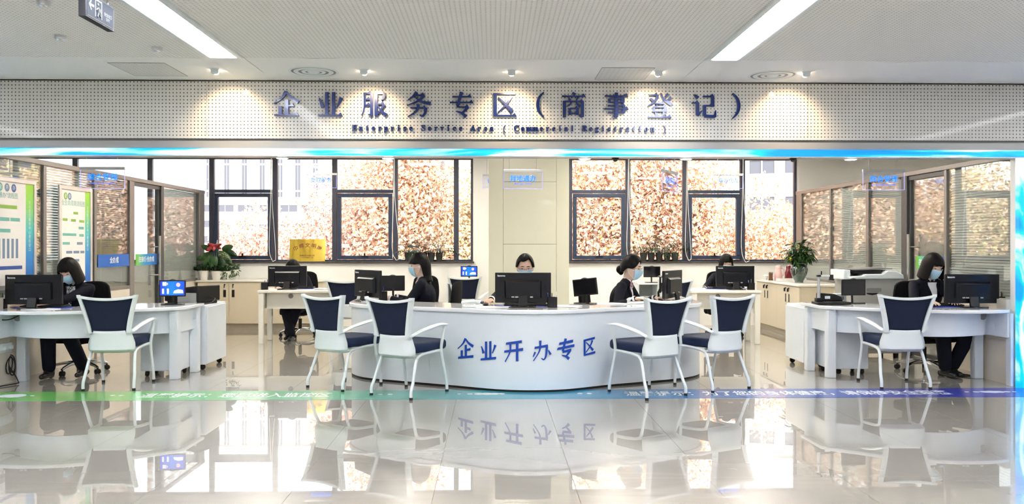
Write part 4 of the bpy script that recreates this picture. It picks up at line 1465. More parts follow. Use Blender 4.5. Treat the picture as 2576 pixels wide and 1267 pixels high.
# ---- desk clutter
def phone(label, loc, rz):
    t = thing('desk_phone', label, 'phone', loc, rz, 'white desk phones')
    MB().prism([(-0.09, 0.0), (0.09, 0.0), (0.09, 0.030), (-0.09, 0.018)], -0.08, 0.08, 'x').build('base', 'white_plastic', t, bevel=0.006)
    MB().tube(catmull([(-0.05, 0.09, 0.036), (-0.055, 0.05, 0.050), (-0.055, -0.05, 0.046), (-0.05, -0.09, 0.030)], 4), [0.020, 0.020, 0.019, 0.018, 0.015, 0.015, 0.015, 0.015, 0.015, 0.018, 0.019, 0.020, 0.020], 10).build('handset', 'white_plastic', t)
    box(0.0, 0.07, 0.03, 0.07, 0.024, 0.031).build('display', 'mid_grey', t)
    for i in range(3):
        for j in range(4):
            box(0.0 + i * 0.024, 0.018 + i * 0.024, -0.07 + j * 0.022, -0.055 + j * 0.022, 0.018 + j * 0.0014, 0.024 + j * 0.0014).build('key', 'grey_pl', t)
    return t


phone('white desk phone on counter, left of the big monitor', (WX(1187, 8.15), 8.22, ZT), R(-80))
phone('white desk phone on counter, under the hand of woman in glasses', (WX(1606, 8.62), 8.66, ZT), R(-75))


def pen_cup(label, loc, blue=True):
    t = thing('pen_holder', label, 'pen holder', loc, 0.1, 'black pen holders')
    m = MB()
    m.box(-0.045, 0.045, -0.03, -0.027, 0, 0.10).box(-0.045, 0.045, 0.027, 0.03, 0, 0.10).box(-0.045, -0.042, -0.03, 0.03, 0, 0.10).box(0.042, 0.045, -0.03, 0.03, 0, 0.10).box(-0.045, 0.045, -0.03, 0.03, 0, 0.003)
    m.build('cup', 'black', t)
    random.seed(int(loc[0] * 100))
    for i in range(4):
        x, y = random.uniform(-0.03, 0.03), random.uniform(-0.015, 0.015)
        MB().tube([(x, y, 0.006), (x * 1.5, y * 1.5, 0.13 + random.uniform(0, 0.025))], 0.004, 6).build('pen', ['blue_pl', 'black', 'white_plastic', 'mid_grey'][i], t)
    return t


pen_cup('black pen holder right of the big monitor on counter', (WX(1389, 8.14), 8.14, ZT))
pen_cup('black pen holder at the left edge of left desk', (WX(3, 8.42), 8.42, 0.751))
pen_cup('black pen holder on the desk below gold plaque', (WX(666, 11.95), 11.95, 0.751))
pen_cup('black pen holder on the desk below right windows', (WX(1889, 11.75), 11.75, 0.751))
pen_cup('black pen holder right of monitor on right desk', (WX(2520, 8.5), 8.5, 0.751))
pen_cup('black pen holder on counter left end, beside sideways monitor', (WX(962, 9.1), 9.16, ZT))


def keyboard_tray(label, loc, rz):
    t = thing('keyboard', label, 'keyboard', loc, rz, 'black keyboards on blue mats')
    MB().prism(catmull([(-0.26, -0.08), (0.0, -0.10), (0.26, -0.08), (0.26, 0.10), (-0.26, 0.10), (-0.26, -0.08)], 3)[:-1], 0, 0.006).build('mat', 'blue_pl', t)
    MB().prism([(-0.075, 0.008), (0.075, 0.008), (0.075, 0.020), (-0.075, 0.030)], -0.215, 0.215, 'x').build('body', 'black', t, bevel=0.003)
    for r_ in range(5):
        box(-0.205, 0.205, -0.068 + r_ * 0.027, -0.046 + r_ * 0.027, 0.024 - r_ * 0.0015, 0.031 - r_ * 0.0018).build('key_row', 'black_mat', t)
    return t


keyboard_tray('black keyboard on blue mat behind the left desk monitor', (-4.55, 8.56, 0.751), R(176))
keyboard_tray('black keyboard on blue mat under the big middle monitor', (WX(1322, 8.3), 8.34, ZT), R(180))
keyboard_tray('black keyboard on blue mat on desk below gold plaque', (-2.82, 12.2, 0.751), R(180))
keyboard_tray('black keyboard on blue mat on desk below right windows', (3.38, 12.02, 0.751), R(180))
keyboard_tray('black keyboard on blue mat on right desk', (4.62, 8.50, 0.751), R(186))


def papers(label, loc, rz, n=3, w=0.21, d=0.297):
    t = thing('paper_stack', label, 'papers', loc, rz, 'papers on desks')
    random.seed(int(abs(loc[0]) * 37))
    for i in range(n):
        m = box(-w / 2, w / 2, -d / 2, d / 2, i * 0.003, i * 0.003 + 0.0025)
        m.xf(Matrix.Rotation(random.uniform(-0.15, 0.15), 4, 'Z')).build('sheet', 'paper', t, smooth=False)
    return t


papers('loose white papers left of the big monitor on counter', (WX(1240, 8.05), 8.08, ZT), R(80))
papers('loose white papers beside the pen holder on counter', (WX(1420, 8.25), 8.22, ZT), R(70))
papers('white papers on desk below gold plaque', (-2.40, 12.0, 0.751), R(85), 5)
papers('white papers under the hand of left desk woman', (-4.45, 8.30, 0.751), R(70), 2)
papers('white papers on counter before the woman in glasses', (WX(1545, 8.55), 8.58, ZT), R(60), 2)
papers('white papers at counter left end under sideways monitor', (WX(950, 8.95), 8.95, ZT), R(50), 3)


def mouse(label, loc, rz):
    t = thing('computer_mouse', label, 'mouse', loc, rz, 'computer mice')
    MB().ell((0, 0, 0.010), (0.03, 0.055, 0.022)).build('body', 'black', t)
    box(-0.003, 0.003, 0.015, 0.035, 0.028, 0.034).build('wheel', 'mid_grey', t)
    return t


mouse('black mouse under the hand of man at counter', (WX(1222, 8.32), 8.36, ZT), 0)
mouse('black mouse on desk below right windows', (WX(1783, 12.0), 12.0, 0.751), 0)
mouse('black mouse on right desk by the woman with bob hair', (WX(2344, 8.42), 8.42, 0.751), 0)

# printer on the left rolling cabinet
t = thing('printer', 'black desktop printer on white cabinet behind left desk', 'printer', (-3.42, 9.58, 0.72), R(-20))
MB().prism([(-0.24, 0.03), (0.22, 0.03), (0.22, 0.21), (0.12, 0.20), (-0.18, 0.17), (-0.24, 0.10)], -0.19, 0.19, 'y').build('body', 'black', t, bevel=0.012)
box(-0.05, 0.20, -0.20, -0.18, 0.02, 0.13).build('side_panel', 'grey_pl', t, bevel=0.004)
box(-0.22, 0.20, -0.16, 0.16, 0.0, 0.03).build('foot', 'black', t)
MB().tube(catmull([(0.22, 0.02, 0.08), (0.30, 0.0, 0.06), (0.31, -0.12, 0.012), (0.15, -0.22, 0.008), (0.0, -0.215, 0.012)], 5), 0.005, 6).build('cable', 'cable_b', t)

# copier behind the right desk
t = thing('copier', 'large grey floor copier with white lid behind the right desk', 'copier', (4.70, 10.33, 0))
box(-0.31, 0.30, -0.26, 0.28, 0.06, 0.97).build('body', 'grey_pl', t, bevel=0.012)
box(-0.28, 0.12, -0.268, -0.255, 0.12, 0.45).build('paper_tray', 'grey_pl', t, bevel=0.004)
box(-0.28, 0.12, -0.268, -0.255, 0.47, 0.80).build('paper_tray', 'grey_pl', t, bevel=0.004)
MB().prism([(-0.15, 0.80), (0.0, 0.80), (-0.02, 0.785), (-0.075, 0.775), (-0.13, 0.785)], 0.262, 0.270, 'y').build('tray_handle', 'black', t)
box(-0.14, 0.04, -0.266, -0.258, 0.82, 0.86).build('slot', 'mid_grey', t)
MB().prism([(-0.34, 0.97), (0.32, 0.97), (0.31, 1.02), (0.22, 1.07), (0.12, 1.075), (0.05, 1.03), (-0.16, 1.03), (-0.18, 1.01), (-0.34, 1.0)], -0.28, 0.28, 'y').build('scanner_lid', 'white_plastic', t, bevel=0.01)
box(-0.40, -0.31, -0.2, 0.2, 0.96, 1.08).build('side_feeder', 'white_plastic', t, bevel=0.01)
box(-0.28, 0.06, -0.22, 0.22, 1.035, 1.075).build('output_slot', 'black', t)
MB().prism([(-0.30, 1.085), (-0.28, 1.075), (0.20, 1.09), (0.20, 1.10), (0.05, 1.105)], -0.22, 0.22, 'y').build('top_tray', 'mid_grey', t)
for x in (-0.25, 0.25):
    for y in (-0.2, 0.2):
        MB().lathe([(0.03, 0), (0.03, 0.06)], 12, (x, y, 0)).build('caster', 'rubber', t)

# document camera on the right desk
t = thing('document_camera', 'black document camera with silver pole on right desk corner', 'document camera', (WX(2092, 8.80), 8.82, 0.751), R(4))
MB().prism([(-0.19, -0.10), (0.17, -0.12), (0.19, 0.08), (-0.17, 0.10)], 0.004, 0.030).build('base', 'black', t, bevel=0.005)
MB().prism([(-0.12, 0.03), (0.17, 0.03), (0.15, 0.075), (0.08, 0.105), (-0.12, 0.12)], -0.10, -0.06, 'y').build('scanner', 'black', t, bevel=0.008)
box(-0.04, 0.02, 0.055, 0.058, 0.055, 0.085).build('sticker', 'paper', t)
box(-0.17, -0.10, -0.03, 0.03, 0.03, 0.07).build('pole_foot', 'black', t, bevel=0.006)
MB().tube([(-0.135, 0, 0.05), (-0.135, 0, 0.20)], 0.018, 12).build('pole_lower', 'alu', t)
MB().tube([(-0.135, 0, 0.20), (-0.135, 0, 0.30)], 0.014, 12).build('pole_upper', 'alu', t)
MB().tube([(-0.135, 0, 0.305), (-0.02, -0.01, 0.305)], 0.011, 10).build('arm', 'white_plastic', t)
box(-0.155, -0.115, -0.018, 0.018, 0.295, 0.315).build('joint', 'black', t, bevel=0.004)
MB().lathe([(0.030, -0.045), (0.022, -0.03), (0.022, 0.012)], 14, (0.0, -0.01, 0.305)).build('camera_head', 'black', t)
box(-0.11, -0.10, -0.006, 0.006, 0.315, 0.355).build('lamp', 'black', t)

# white scanner boxes beside it
t = thing('card_reader', 'white card reader between document camera and small screen', 'card reader', (WX(2128, 8.95), 9.12, 0.751), R(10))
box(-0.06, 0.06, -0.04, 0.04, 0, 0.10).build('body', 'white_plastic', t, bevel=0.006)
box(-0.03, 0.03, -0.042, -0.039, 0.03, 0.07).build('slot', 'mid_grey', t)

# gold plaque
Yp = 14.265
t = thing('plaque', 'shiny gold plaque with red characters leaning on window sill', 'plaque', (WX(772.5, Yp), Yp, WB + 0.006), 0)
pw, ph = 0.305, 0.385
lean = Matrix.Rotation(R(-9), 4, 'X')
box(-pw, pw, -0.006, 0.006, 0, ph).xf(lean).build('plate', 'gold', t, bevel=0.003)
for c, x, z, a in zip('巾帼文明岗', (-0.20, -0.105, 0.0, 0.105, 0.20), (0.225, 0.262, 0.275, 0.262, 0.225), (-0.45, -0.18, 0, 0.18, 0.45)):
    text_obj('character', c, 0.085, 'gold_red', t, lean @ Matrix.Translation((x, -0.0065, z)) @ Matrix.Rotation(a, 4, 'Y') @ Matrix.Rotation(R(90), 4, 'X') @ Matrix.Rotation(0, 4, 'Z'), 0.0006, 0.0012)
text_obj('small_text', '济南市妇女联合会', 0.032, 'gold_red', t, lean @ face_cam(0.0, -0.0065, 0.10), 0.0006, 0.0004)
text_obj('small_text', '二〇二〇年十二月', 0.026, 'gold_red', t, lean @ face_cam(0.0, -0.0065, 0.065), 0.0006, 0.0004)


# ================================================================== HANGING ACRYLIC SIGNS
def acrylic_sign(label, txt, sub, px, py, Y, rz=0.0, w=0.455, h=0.205):
    x = WX(px, Y)
    z = WZ(px, py, Y)          # top of the sign
    t = thing('hanging_sign', label, 'sign', (x, Y, z - h), rz, 'hanging acrylic signs')
    box(-w / 2, w / 2, -0.003, 0.003, 0, h).build('sheet', 'acrylic', t, smooth=False)
    box(-w / 2 - 0.005, w / 2 + 0.005, -0.012, 0.012, h - 0.012, h + 0.018).build('light_bar', 'alu', t, bevel=0.002)
    e = MB().box(-w / 2 - 0.002, -w / 2 + 0.002, -0.0035, 0.0035, 0, h - 0.012).box(w / 2 - 0.002, w / 2 + 0.002, -0.0035, 0.0035, 0, h - 0.012).box(-w / 2, w / 2, -0.0035, 0.0035, -0.003, 0.002)
    e.build('lit_edge', 'acr_edge', t, smooth=False)
    text_obj('lettering', txt, 0.078, 'acr_txt', t, face_cam(0.0, -0.0035, h * 0.55), 0.0004, 0.0012)
    text_obj('lettering', sub, 0.024, 'acr_txt2', t, face_cam(0.0, -0.0035, h * 0.27), 0.0004, 0.0003)
    for xx in (-w * 0.36, w * 0.34):
        MB().tube([(xx, 0, h + 0.018), (xx, 0, 2.95 - (z - h))], 0.0025, 5).build('wire', 'steel', t)
    return t


acrylic_sign('clear hanging sign with lit blue characters above the left desk', '综合受理', 'Comprehensive Acceptance', 258, 424, 8.75)
acrylic_sign('clear hanging sign with lit blue characters before the pillar', '异地通办', 'Multi-region Services', 1316, 430, 9.75)
acrylic_sign('clear hanging sign with lit blue characters at right, before glass office', '综合受理', 'Comprehensive Acceptance', 2223, 430, 9.0)
acrylic_sign('clear hanging sign with lit blue characters over gold plaque window', '受理服务', 'Service Window', 808, 438, 12.6)
acrylic_sign('clear hanging sign, half hidden behind the left edge of pillar', '咨询服务', 'Consulting', 1250, 441, 13.5)
acrylic_sign('clear hanging sign turned at an angle, before the right windows', '企业开办', 'Business Start-up', 1685, 433, 8.85, R(58))
acrylic_sign('clear hanging sign with lit blue characters over right back desk', '帮办代办', 'Assistance', 1832, 440, 12.7)

# ================================================================== POSTERS AND DOOR SIGNS
def poster(label, y0, y1, z0, z1, title, kind):
    x = LX + 0.055
    t = thing('poster', label, 'poster', (x, 0, 0))
    fr = MB()
    f = 0.045
    fr.box(0, 0.025, y0 - f, y0, z0 - f, z1 + f).box(0, 0.025, y1, y1 + f, z0 - f, z1 + f).box(0, 0.025, y0, y1, z0 - f, z0).box(0, 0.025, y0, y1, z1, z1 + f)
    fr.build('frame', 'poster_frame', t, bevel=0.004)
    box(0, 0.012, y0, y1, z0, z1).build('sheet', 'poster', t, smooth=False)
    w = y1 - y0
    h = z1 - z0
    box(0.012, 0.0128, y1 - 0.17 * w, y1, z0, z1).build('side_band', 'poster_side', t, smooth=False)
    for i, c in enumerate('企业登记服务中心便民窗口'):
        text_obj('band_text', c, 0.042, 'print_white', t, face_px(0.0132, y1 - 0.085 * w, z1 - 0.19 - i * 0.045), 0.0002)

    def blk(u0, u1, v0, v1, mat):
        box(0.012, 0.0126, y0 + u0 * w, y0 + u1 * w, z0 + v0 * h, z0 + v1 * h).build('flow_box', mat, t, smooth=False)
    def circ(u, v, c, mat):
        MB().lathe([(0.042, 0), (0.042, 0.001)], 20).xf(Matrix.Translation((0.012, y0 + u * w, z0 + v * h)) @ Matrix.Rotation(R(90), 4, 'Y')).build('title_disc', mat, t, smooth=False)
        text_obj('title_character', c, 0.05, 'print_white', t, face_px(0.0136, y0 + u * w, z0 + v * h), 0.0002, 0.0006)
    if kind == 0:
        for i, (c, m_) in enumerate(zip('企业开办', ('green_print', 'teal_print', 'slate_print', 'navy_print'))):
            circ(0.15 + i * 0.14, 0.945, c, m_)
        text_obj('title', title, 0.062, 'teal_print', t, face_px(0.0128, y0 + 0.37 * w, z0 + 0.865 * h), 0.0002)
        blk(0.1, 0.64, 0.74, 0.775, 'green_print')
        for a in (0.06, 0.28, 0.50):
            blk(a, a + 0.2, 0.62, 0.655, 'teal_print')
        blk(0.28, 0.5, 0.51, 0.545, 'teal_print')
        for i in range(7):
            blk(0.06 + i * 0.092, 0.11 + i * 0.092, 0.26, 0.45, 'slate_print')
        blk(0.05, 0.75, 0.15, 0.185, 'navy_print')
    else:
        circ(0.16, 0.93, '企', 'green_print')
        circ(0.29, 0.93, '业', 'slate_print')
        text_obj('title', title, 0.068, 'teal_print', t, face_px(0.0128, y0 + 0.42 * w, z0 + 0.855 * h), 0.0002)
        for (a, b, v, m_) in ((.42, .58, .74, 'green_print'), (.06, .22, .665, 'green_print'), (.34, .50, .66, 'green_print'), (.62, .80, .655, 'green_print'), (.60, .78, .58, 'teal_print'), (.06, .52, .505, 'teal_print'),
                              (.62, .78, .50, 'teal_print'), (.06, .30, .41, 'teal_print'), (.54, .74, .41, 'slate_print'), (.18, .38, .315, 'slate_print'), (.42, .62, .315, 'slate_print'), (.66, .80, .315, 'slate_print'),
                              (.40, .62, .225, 'slate_print'), (.40, .62, .175, 'slate_print'), (.44, .58, .10, 'slate_print')):
            blk(a, b, v, v + 0.028, m_)
    return t


poster('large framed flow chart poster at far left, cut by photo edge', 8.12, 8.96, 0.98, 2.02, '“一网通办”流程图', 0)
poster('framed white flow chart poster on the left glass wall, farther back', 9.52, 10.20, 0.95, 2.02, '全生命周期流程图', 1)


def door_sign(label, x, y0, y1, z0, z1, txt, grad, face):
    t = thing('door_sign', label, 'sign', (x, (y0 + y1) / 2, (z0 + z1) / 2))
    w, h = (y1 - y0) / 2, (z1 - z0) / 2
    if grad:
        st = [(0.0, (0.18, 0.50, 0.03)), (0.15, (0.15, 0.52, 0.20)), (0.4, (0.02, 0.30, 0.60)), (1.0, (0.005, 0.12, 0.52))]
        m_ = ramp_mat('door_sign_gradient', 'Y', -w if face > 0 else w, w if face > 0 else -w, st)
    else:
        m_ = M['door_sign']
    o = box(-0.002, 0.002, -w, w, -h, h).build('sheet', m_, t, smooth=False)
    f = face_px if face > 0 else face_nx
    text_obj('lettering', txt, h * 1.05, 'print_white', t, f(0.0026 * face, 0, 0) , 0.0003, 0.002)
    return t


door_sign('plain blue sign with white characters on left glass wall', LX + 0.042, 10.46, 11.34, 1.105, 1.265, '全办成', False, 1)
door_sign('green to blue sign with white characters on left glass door', LX + 0.012, 11.62, 12.34, 1.10, 1.26, '在泉城·全办成', True, 1)
door_sign('green to blue sign with white characters on right glass door', RX - 0.012, 9.60, 10.26, 1.09, 1.25, '在泉城·全办成', True, -1)


# ================================================================== PLANTS
def leaf_pts(base, d, L, W, droop, roll=0.0, n=4):
    """two rows of a folded, drooping leaf"""
    base, d = Vector(base), Vector(d).normalized()
    side = d.cross(Vector((0, 0, 1)))
    if side.length < 0.05:
        side = Vector((1, 0, 0))
    side.normalize()
    side = Matrix.Rotation(roll, 3, d) @ side
    g = []
    p = base.copy()
    for i in range(n + 1):
        t = i / n
        w = W * math.sin(math.pi * min(0.98, 0.12 + 0.86 * t)) ** 0.8 * 0.5
        if i == n:
            w = 0.0005
        up = side.cross(d)
        g.append([p - side * w + up * w * 0.25, p, p + side * w + up * w * 0.25])
        d = (d + Vector((0, 0, -droop / n))).normalized()
        p = p + d * (L / n)
    return g


def leafy(mb, base, d, L, W, droop, roll=0.0, n=4):
    mb.grid([[tuple(q) for q in row] for row in leaf_pts(base, d, L, W, droop, roll, n)])


def pot_profile(r, h):
    return [(r * 0.72, 0), (r * 0.76, 0.004), (r * 0.74, h * 0.1), (r * 0.92, h * 0.6), (r, h), (r * 0.93, h), (r * 0.90, h * 0.93), (0.004, h * 0.92)]


random.seed(21)
Yc = 14.0
for k, (px, r, h, Y, mat, lb) in enumerate([(494, 0.072, 0.155, 13.96, 'leaf_dark', 'white pot of low dark leaves, leftmost on the cream cabinet'), (513, 0.082, 0.155, 13.86, 'leaf_dark', 'white pot of dark leaves, second from left on the cream cabinet'),
                                           (546, 0.095, 0.150, 13.88, 'leaf_dark', 'wide white pot of dark leaves in the middle of cream cabinet'), (571, 0.070, 0.145, 13.90, 'leaf', 'white pot with trailing leaves, second from right on the cream cabinet'), (591, 0.062, 0.165, 14.0, 'leaf_pale', 'white pot with pale variegated leaves, rightmost on the cream cabinet')]):
    t = thing('potted_plant', lb, 'plant', (WX(px, Y), Y, 0.811), 0, 'white flower pots on the left cabinet')
    MB().lathe(pot_profile(r, h), 24).build('pot', 'pot_white', t, ang=50)
    lf = MB()
    for i in range(95):
        a = random.uniform(0, 2 * math.pi)
        e = random.uniform(0.1, 1.3)
        rr = random.uniform(0, r * 0.9)
        b = (rr * math.cos(a), rr * math.sin(a), h * 0.9 + random.uniform(0, 0.09))
        leafy(lf, b, (math.cos(a) * math.cos(e), math.sin(a) * math.cos(e), math.sin(e)), random.uniform(0.045, 0.085), random.uniform(0.016, 0.03), random.uniform(0.4, 1.4), random.uniform(-1, 1), 3)
    if k >= 3:
        for i in range(26):
            a = random.uniform(-2.6, -0.4)
            q = random.uniform(0, 0.1)
            b = ((r + 0.012) * math.cos(a), (r + 0.012) * math.sin(a), h * 0.95 - q)
            leafy(lf, b, (math.cos(a), math.sin(a), -0.4), 0.05, 0.02, 0.8, 0, 3)
    stuff(lf.build('leaves', mat, t))

Y = 14.05
t = thing('potted_plant', 'tall plant with red flower and large heart leaves under left window', 'plant', (WX(544, Y), Y, 0.811))
MB().lathe(pot_profile(0.085, 0.17), 24).build('pot', 'pot_dark', t, ang=50)


def heart_leaf(base, ang, L, W, fwd, cup=0.02):
    """broad heart leaf hanging in a near upright plane that faces the hall"""
    d = Vector((math.cos(ang), 0, math.sin(ang)))
    p = Vector((-d.z, 0, d.x))
    g = []
    for i in range(8):
        t = i / 7
        w = W * 0.5 * (math.sin(math.pi * min(1, 0.16 + 0.84 * t)) ** 0.65) if i < 7 else 0.001
        c = Vector(base) + d * L * (t - 0.12) + Vector((0, -fwd * t + 0.03 * t * t, 0))
        g.append([tuple(c + p * w * u + Vector((0, -cup * (1 - u * u), 0))) for u in (-1, -0.5, 0, 0.5, 1)])
    return MB().grid(g)


for i, (x, z, ang, L, W, m_, y) in enumerate([(-0.10, 0.42, 3.55, 0.26, 0.12, 'leaf', -0.02), (-0.09, 0.50, 2.75, 0.20, 0.10, 'leaf', 0.02), (-0.06, 0.38, 3.95, 0.26, 0.10, 'leaf', -0.05), (0.00, 0.36, 4.55, 0.22, 0.15, 'leaf', -0.10), (0.08, 0.44, 5.75, 0.24, 0.12, 'leaf_pale', -0.06),
                                              (0.12, 0.50, 0.35, 0.20, 0.12, 'leaf', 0.02), (0.14, 0.42, 5.35, 0.27, 0.12, 'leaf', -0.03), (0.10, 0.36, 5.0, 0.24, 0.12, 'leaf_dark', -0.06), (-0.04, 0.50, 2.2, 0.16, 0.11, 'leaf', 0.0), (0.04, 0.34, 4.9, 0.26, 0.16, 'leaf_dark', -0.02), (-0.05, 0.34, 4.3, 0.26, 0.16, 'leaf_dark', 0.0), (0.17, 0.47, 5.9, 0.22, 0.11, 'leaf_dark', 0.02)]):
    MB().tube([(0, 0, 0.14), (x * 0.5, y * 0.5, 0.30), (x, y, z)], 0.004, 5).build('stem', 'leaf', t)
    heart_leaf((x, y, z), ang, L, W, 0.05).build('leaf', m_, t)
for i, (x, z, ang, L, W) in enumerate([(-0.02, 0.57, 2.9, 0.15, 0.07), (0.0, 0.56, 3.5, 0.16, 0.08), (0.02, 0.57, 0.15, 0.16, 0.07), (0.03, 0.55, 5.9, 0.15, 0.07), (0.0, 0.55, 4.7, 0.10, 0.08), (0.06, 0.56, 0.5, 0.12, 0.06), (-0.04, 0.54, 3.9, 0.14, 0.09)]):
    heart_leaf((x, -0.06 - 0.01 * i, z), ang, L * 0.8, W * 0.8, 0.06, 0.03).build('bract', 'red_leaf', t)
MB().tube([(0, 0, 0.14), (0.01, -0.01, 0.40), (0.02, -0.03, 0.58)], 0.006, 6).build('flower_stem', 'leaf', t)
MB().tube([(0.02, -0.03, 0.57), (0.03, -0.035, 0.66)], [0.010, 0.004], 8).build('spadix', 'pot_white', t)


def sill_pot(label, px, group):
    Y = 14.30
    t = thing('potted_palm', label, 'plant', (WX(px, Y), Y, WB + 0.006), random.uniform(0, 3), group)
    MB().lathe(pot_profile(0.066, 0.155), 20).build('pot', 'pot_dark', t, ang=50)
    lf = MB()
    for i in range(11):
        a = random.uniform(0, 2 * math.pi)
        e = random.uniform(0.55, 1.3)
        d = Vector((math.cos(a) * math.cos(e), math.sin(a) * math.cos(e) * 0.6, math.sin(e)))
        L = random.uniform(0.26, 0.40)
        p = Vector((0, 0, 0.14))
        st = [p.copy()]
        for j in range(6):
            d = (d + Vector((0, 0, -0.19))).normalized()
            p = p + d * L / 6
            st.append(p.copy())
            if j > 1:
                s = d.cross(Vector((0, 0, 1))).normalized()
                for sg in (-1, 1):
                    leafy(lf, p, d * 0.7 + s * sg * 0.8, 0.10, 0.024, 0.7, 0, 2)
        lf.tube(st, 0.0022, 4)
    stuff(lf.build('fronds', 'leaf_dark', t))


for i, px in enumerate((1027, 1047, 1066, 1085, 1105)):
    sill_pot('small palm in dark pot on left window sill, %s' % ['leftmost of five', 'second from left, behind a head', 'third from left, behind a head', 'second from right of five', 'rightmost of five'][i], px, 'dark pots on the left sill')
for i, px in enumerate((1619, 1638, 1658, 1678, 1698)):
    sill_pot('small palm in dark pot on right window sill, %s' % ['leftmost of five', 'second from left of five', 'middle of five', 'second from right of five', 'rightmost of five'][i], px, 'dark pots on the right sill')

# big vase
Y = 12.62
t = thing('vase_plant', 'large leafy green plant in clear glass vase on cream cabinet', 'plant', (WX(2010, Y), Y, 0.811))
MB().lathe([(0.055, 0), (0.066, 0.006), (0.062, 0.02), (0.10, 0.09), (0.128, 0.17), (0.132, 0.21), (0.11, 0.26), (0.082, 0.285), (0.088, 0.30)], 28, cap=False).build('vase', 'vase', t, solid=0.004)
MB().lathe([(0.05, 0.012), (0.056, 0.02), (0.09, 0.09), (0.10, 0.13), (0.005, 0.131)], 24).build('water', 'water', t)
random.seed(31)
lf, ly, stm = MB(), MB(), MB()
for i in range(26):
    a = random.uniform(0, 2 * math.pi)
    r = random.uniform(0.05, 0.22)
    top = Vector((r * math.cos(a), r * math.sin(a), random.uniform(0.40, 0.62)))
    b = Vector((0.05 * math.cos(a), 0.05 * math.sin(a), 0.03))
    stm.tube([b, (b * 0.6 + Vector((0, 0, 0.27))), top], 0.0045, 5)
    for j in range(9):
        aa = random.uniform(0, 2 * math.pi)
        e = random.uniform(-0.4, 0.9)
        k = random.uniform(0.35, 1.0)
        p = (b * 0.6 + Vector((0, 0, 0.27))).lerp(top, k)
        leafy(ly if random.random() < 0.04 else lf, p, (math.cos(aa) + 0.7 * math.cos(a), math.sin(aa) + 0.7 * math.sin(a), e), random.uniform(0.13, 0.21), random.uniform(0.028, 0.042), random.uniform(0.7, 1.7), random.uniform(-0.6, 0.6), 4)
stm.build('stems', 'leaf', t)
stuff(lf.build('leaves', 'leaf', t))
ly.build('yellow_leaves', 'leaf_yellow', t)

# tray with flasks
Y = 13.2
t = thing('tray', 'white tray of flasks on the cream cabinet', 'tray', (4.72, Y, 0.811))
MB().box(-0.22, 0.22, -0.15, 0.15, 0, 0.012).box(-0.22, 0.22, -0.16, -0.15, 0, 0.05).box(-0.22, 0.22, 0.15, 0.16, 0, 0.05).box(-0.23, -0.22, -0.16, 0.16, 0, 0.05).box(0.22, 0.23, -0.16, 0.16, 0, 0.05).build('body', 'ceramic', t, bevel=0.003)


def flask(label, px, mat, Y=13.2, s=1.0):
    t = thing('thermos_flask', label, 'flask', (WX(px, Y), Y, 0.824))
    MB().lathe([(0.06 * s, 0), (0.064 * s, 0.01), (0.06 * s, 0.12 * s), (0.042 * s, 0.165 * s), (0.036 * s, 0.19 * s)], 20).build('body', mat, t)
    MB().lathe([(0.040 * s, 0.19 * s), (0.042 * s, 0.215 * s), (0.03 * s, 0.235 * s), (0.006, 0.24 * s)], 18).build('lid', mat, t)
    MB().tube(catmull([(0.04 * s, 0, 0.19 * s), (0.085 * s, 0, 0.18 * s), (0.09 * s, 0, 0.10 * s), (0.055 * s, 0, 0.06 * s)], 4), 0.009, 8).build('handle', mat, t)


flask('pink thermos flask on the tray by right window', 1958, 'pink', 13.16)
flask('dark red thermos flask beside the glass vase', 1984, 'maroon', 13.28)
t = thing('tumbler', 'brown waisted tumbler with metal rim on tray', 'cup', (WX(1939, 13.14), 13.14, 0.824))
MB().lathe([(0.036, 0), (0.037, 0.004), (0.028, 0.07), (0.034, 0.12)], 18).build('body', 'brown_glass', t)
MB().lathe([(0.035, 0.118), (0.036, 0.135), (0.03, 0.136)], 18).build('rim', 'chrome', t)
t = thing('tea_cup', 'small white lidded cup at the left end of tray', 'cup', (WX(1926, 13.25), 13.25, 0.824))
MB().lathe([(0.03, 0), (0.04, 0.05), (0.04, 0.07)], 18).build('body', 'ceramic', t)
MB().lathe([(0.042, 0.07), (0.02, 0.085), (0.006, 0.095)], 18).build('lid', 'ceramic', t)

# ================================================================== CABLES
def cord(label, px0, px1, loop, Y=14.24):
    t = thing('blind_cord', label, 'cord', (0, 0, 0), 0, 'white cords hanging by the windows')
    x0, x1 = WX(px0, Y), WX(px1, Y)
    zb = WZ(px0, loop, Y)
    pts = [(x0, Y, 2.94), (x0 - 0.01, Y, 2.1), (x0 - 0.03, Y - 0.01, 1.35), ((x0 * 0.75 + x1 * 0.25), Y - 0.02, zb + 0.01), ((x0 * 0.3 + x1 * 0.7), Y - 0.02, zb), (x1, Y - 0.01, zb + 0.12), (x0 + 0.015, Y, 2.2), (x0 + 0.01, Y, 2.94)]
    MB().tube(catmull(pts, 6), 0.005, 6).build('cord', 'cable', t)


for px0, px1, lp, lb in ((682, 694, 655, 'white looped cord beside the left window mullion near plaque'), (991, 1006, 652, 'white looped cord by window left of the palms'), (1581, 1590, 655, 'white looped cord by window above woman in glasses'), (1728, 1738, 653, 'white looped cord between the right windows'), (1869, 1884, 657, 'white looped cord above the right back monitor')):
    cord(lb, px0, px1, lp)
t = thing('power_cable', 'black coiled cables hanging on the jamb under left desk', 'cable', (0, 0, 0), 0)
pts = []
for i in range(40):
    a = i * 0.45
    pts.append((-4.835 + 0.02 * math.sin(a * 0.5), 8.46 + 0.055 * math.sin(a), 0.20 + 0.085 * math.cos(a) - 0.001 * i))
pts += [(-4.80, 8.50, 0.05), (-4.72, 8.40, 0.012), (-4.8, 8.2, 0.01)]
MB().tube(pts, 0.006, 6).build('coil', 'cable_b', t)
t = thing('power_socket', 'white wall socket with plugs under left desk', 'socket', (-4.866, 8.40, 0.36))
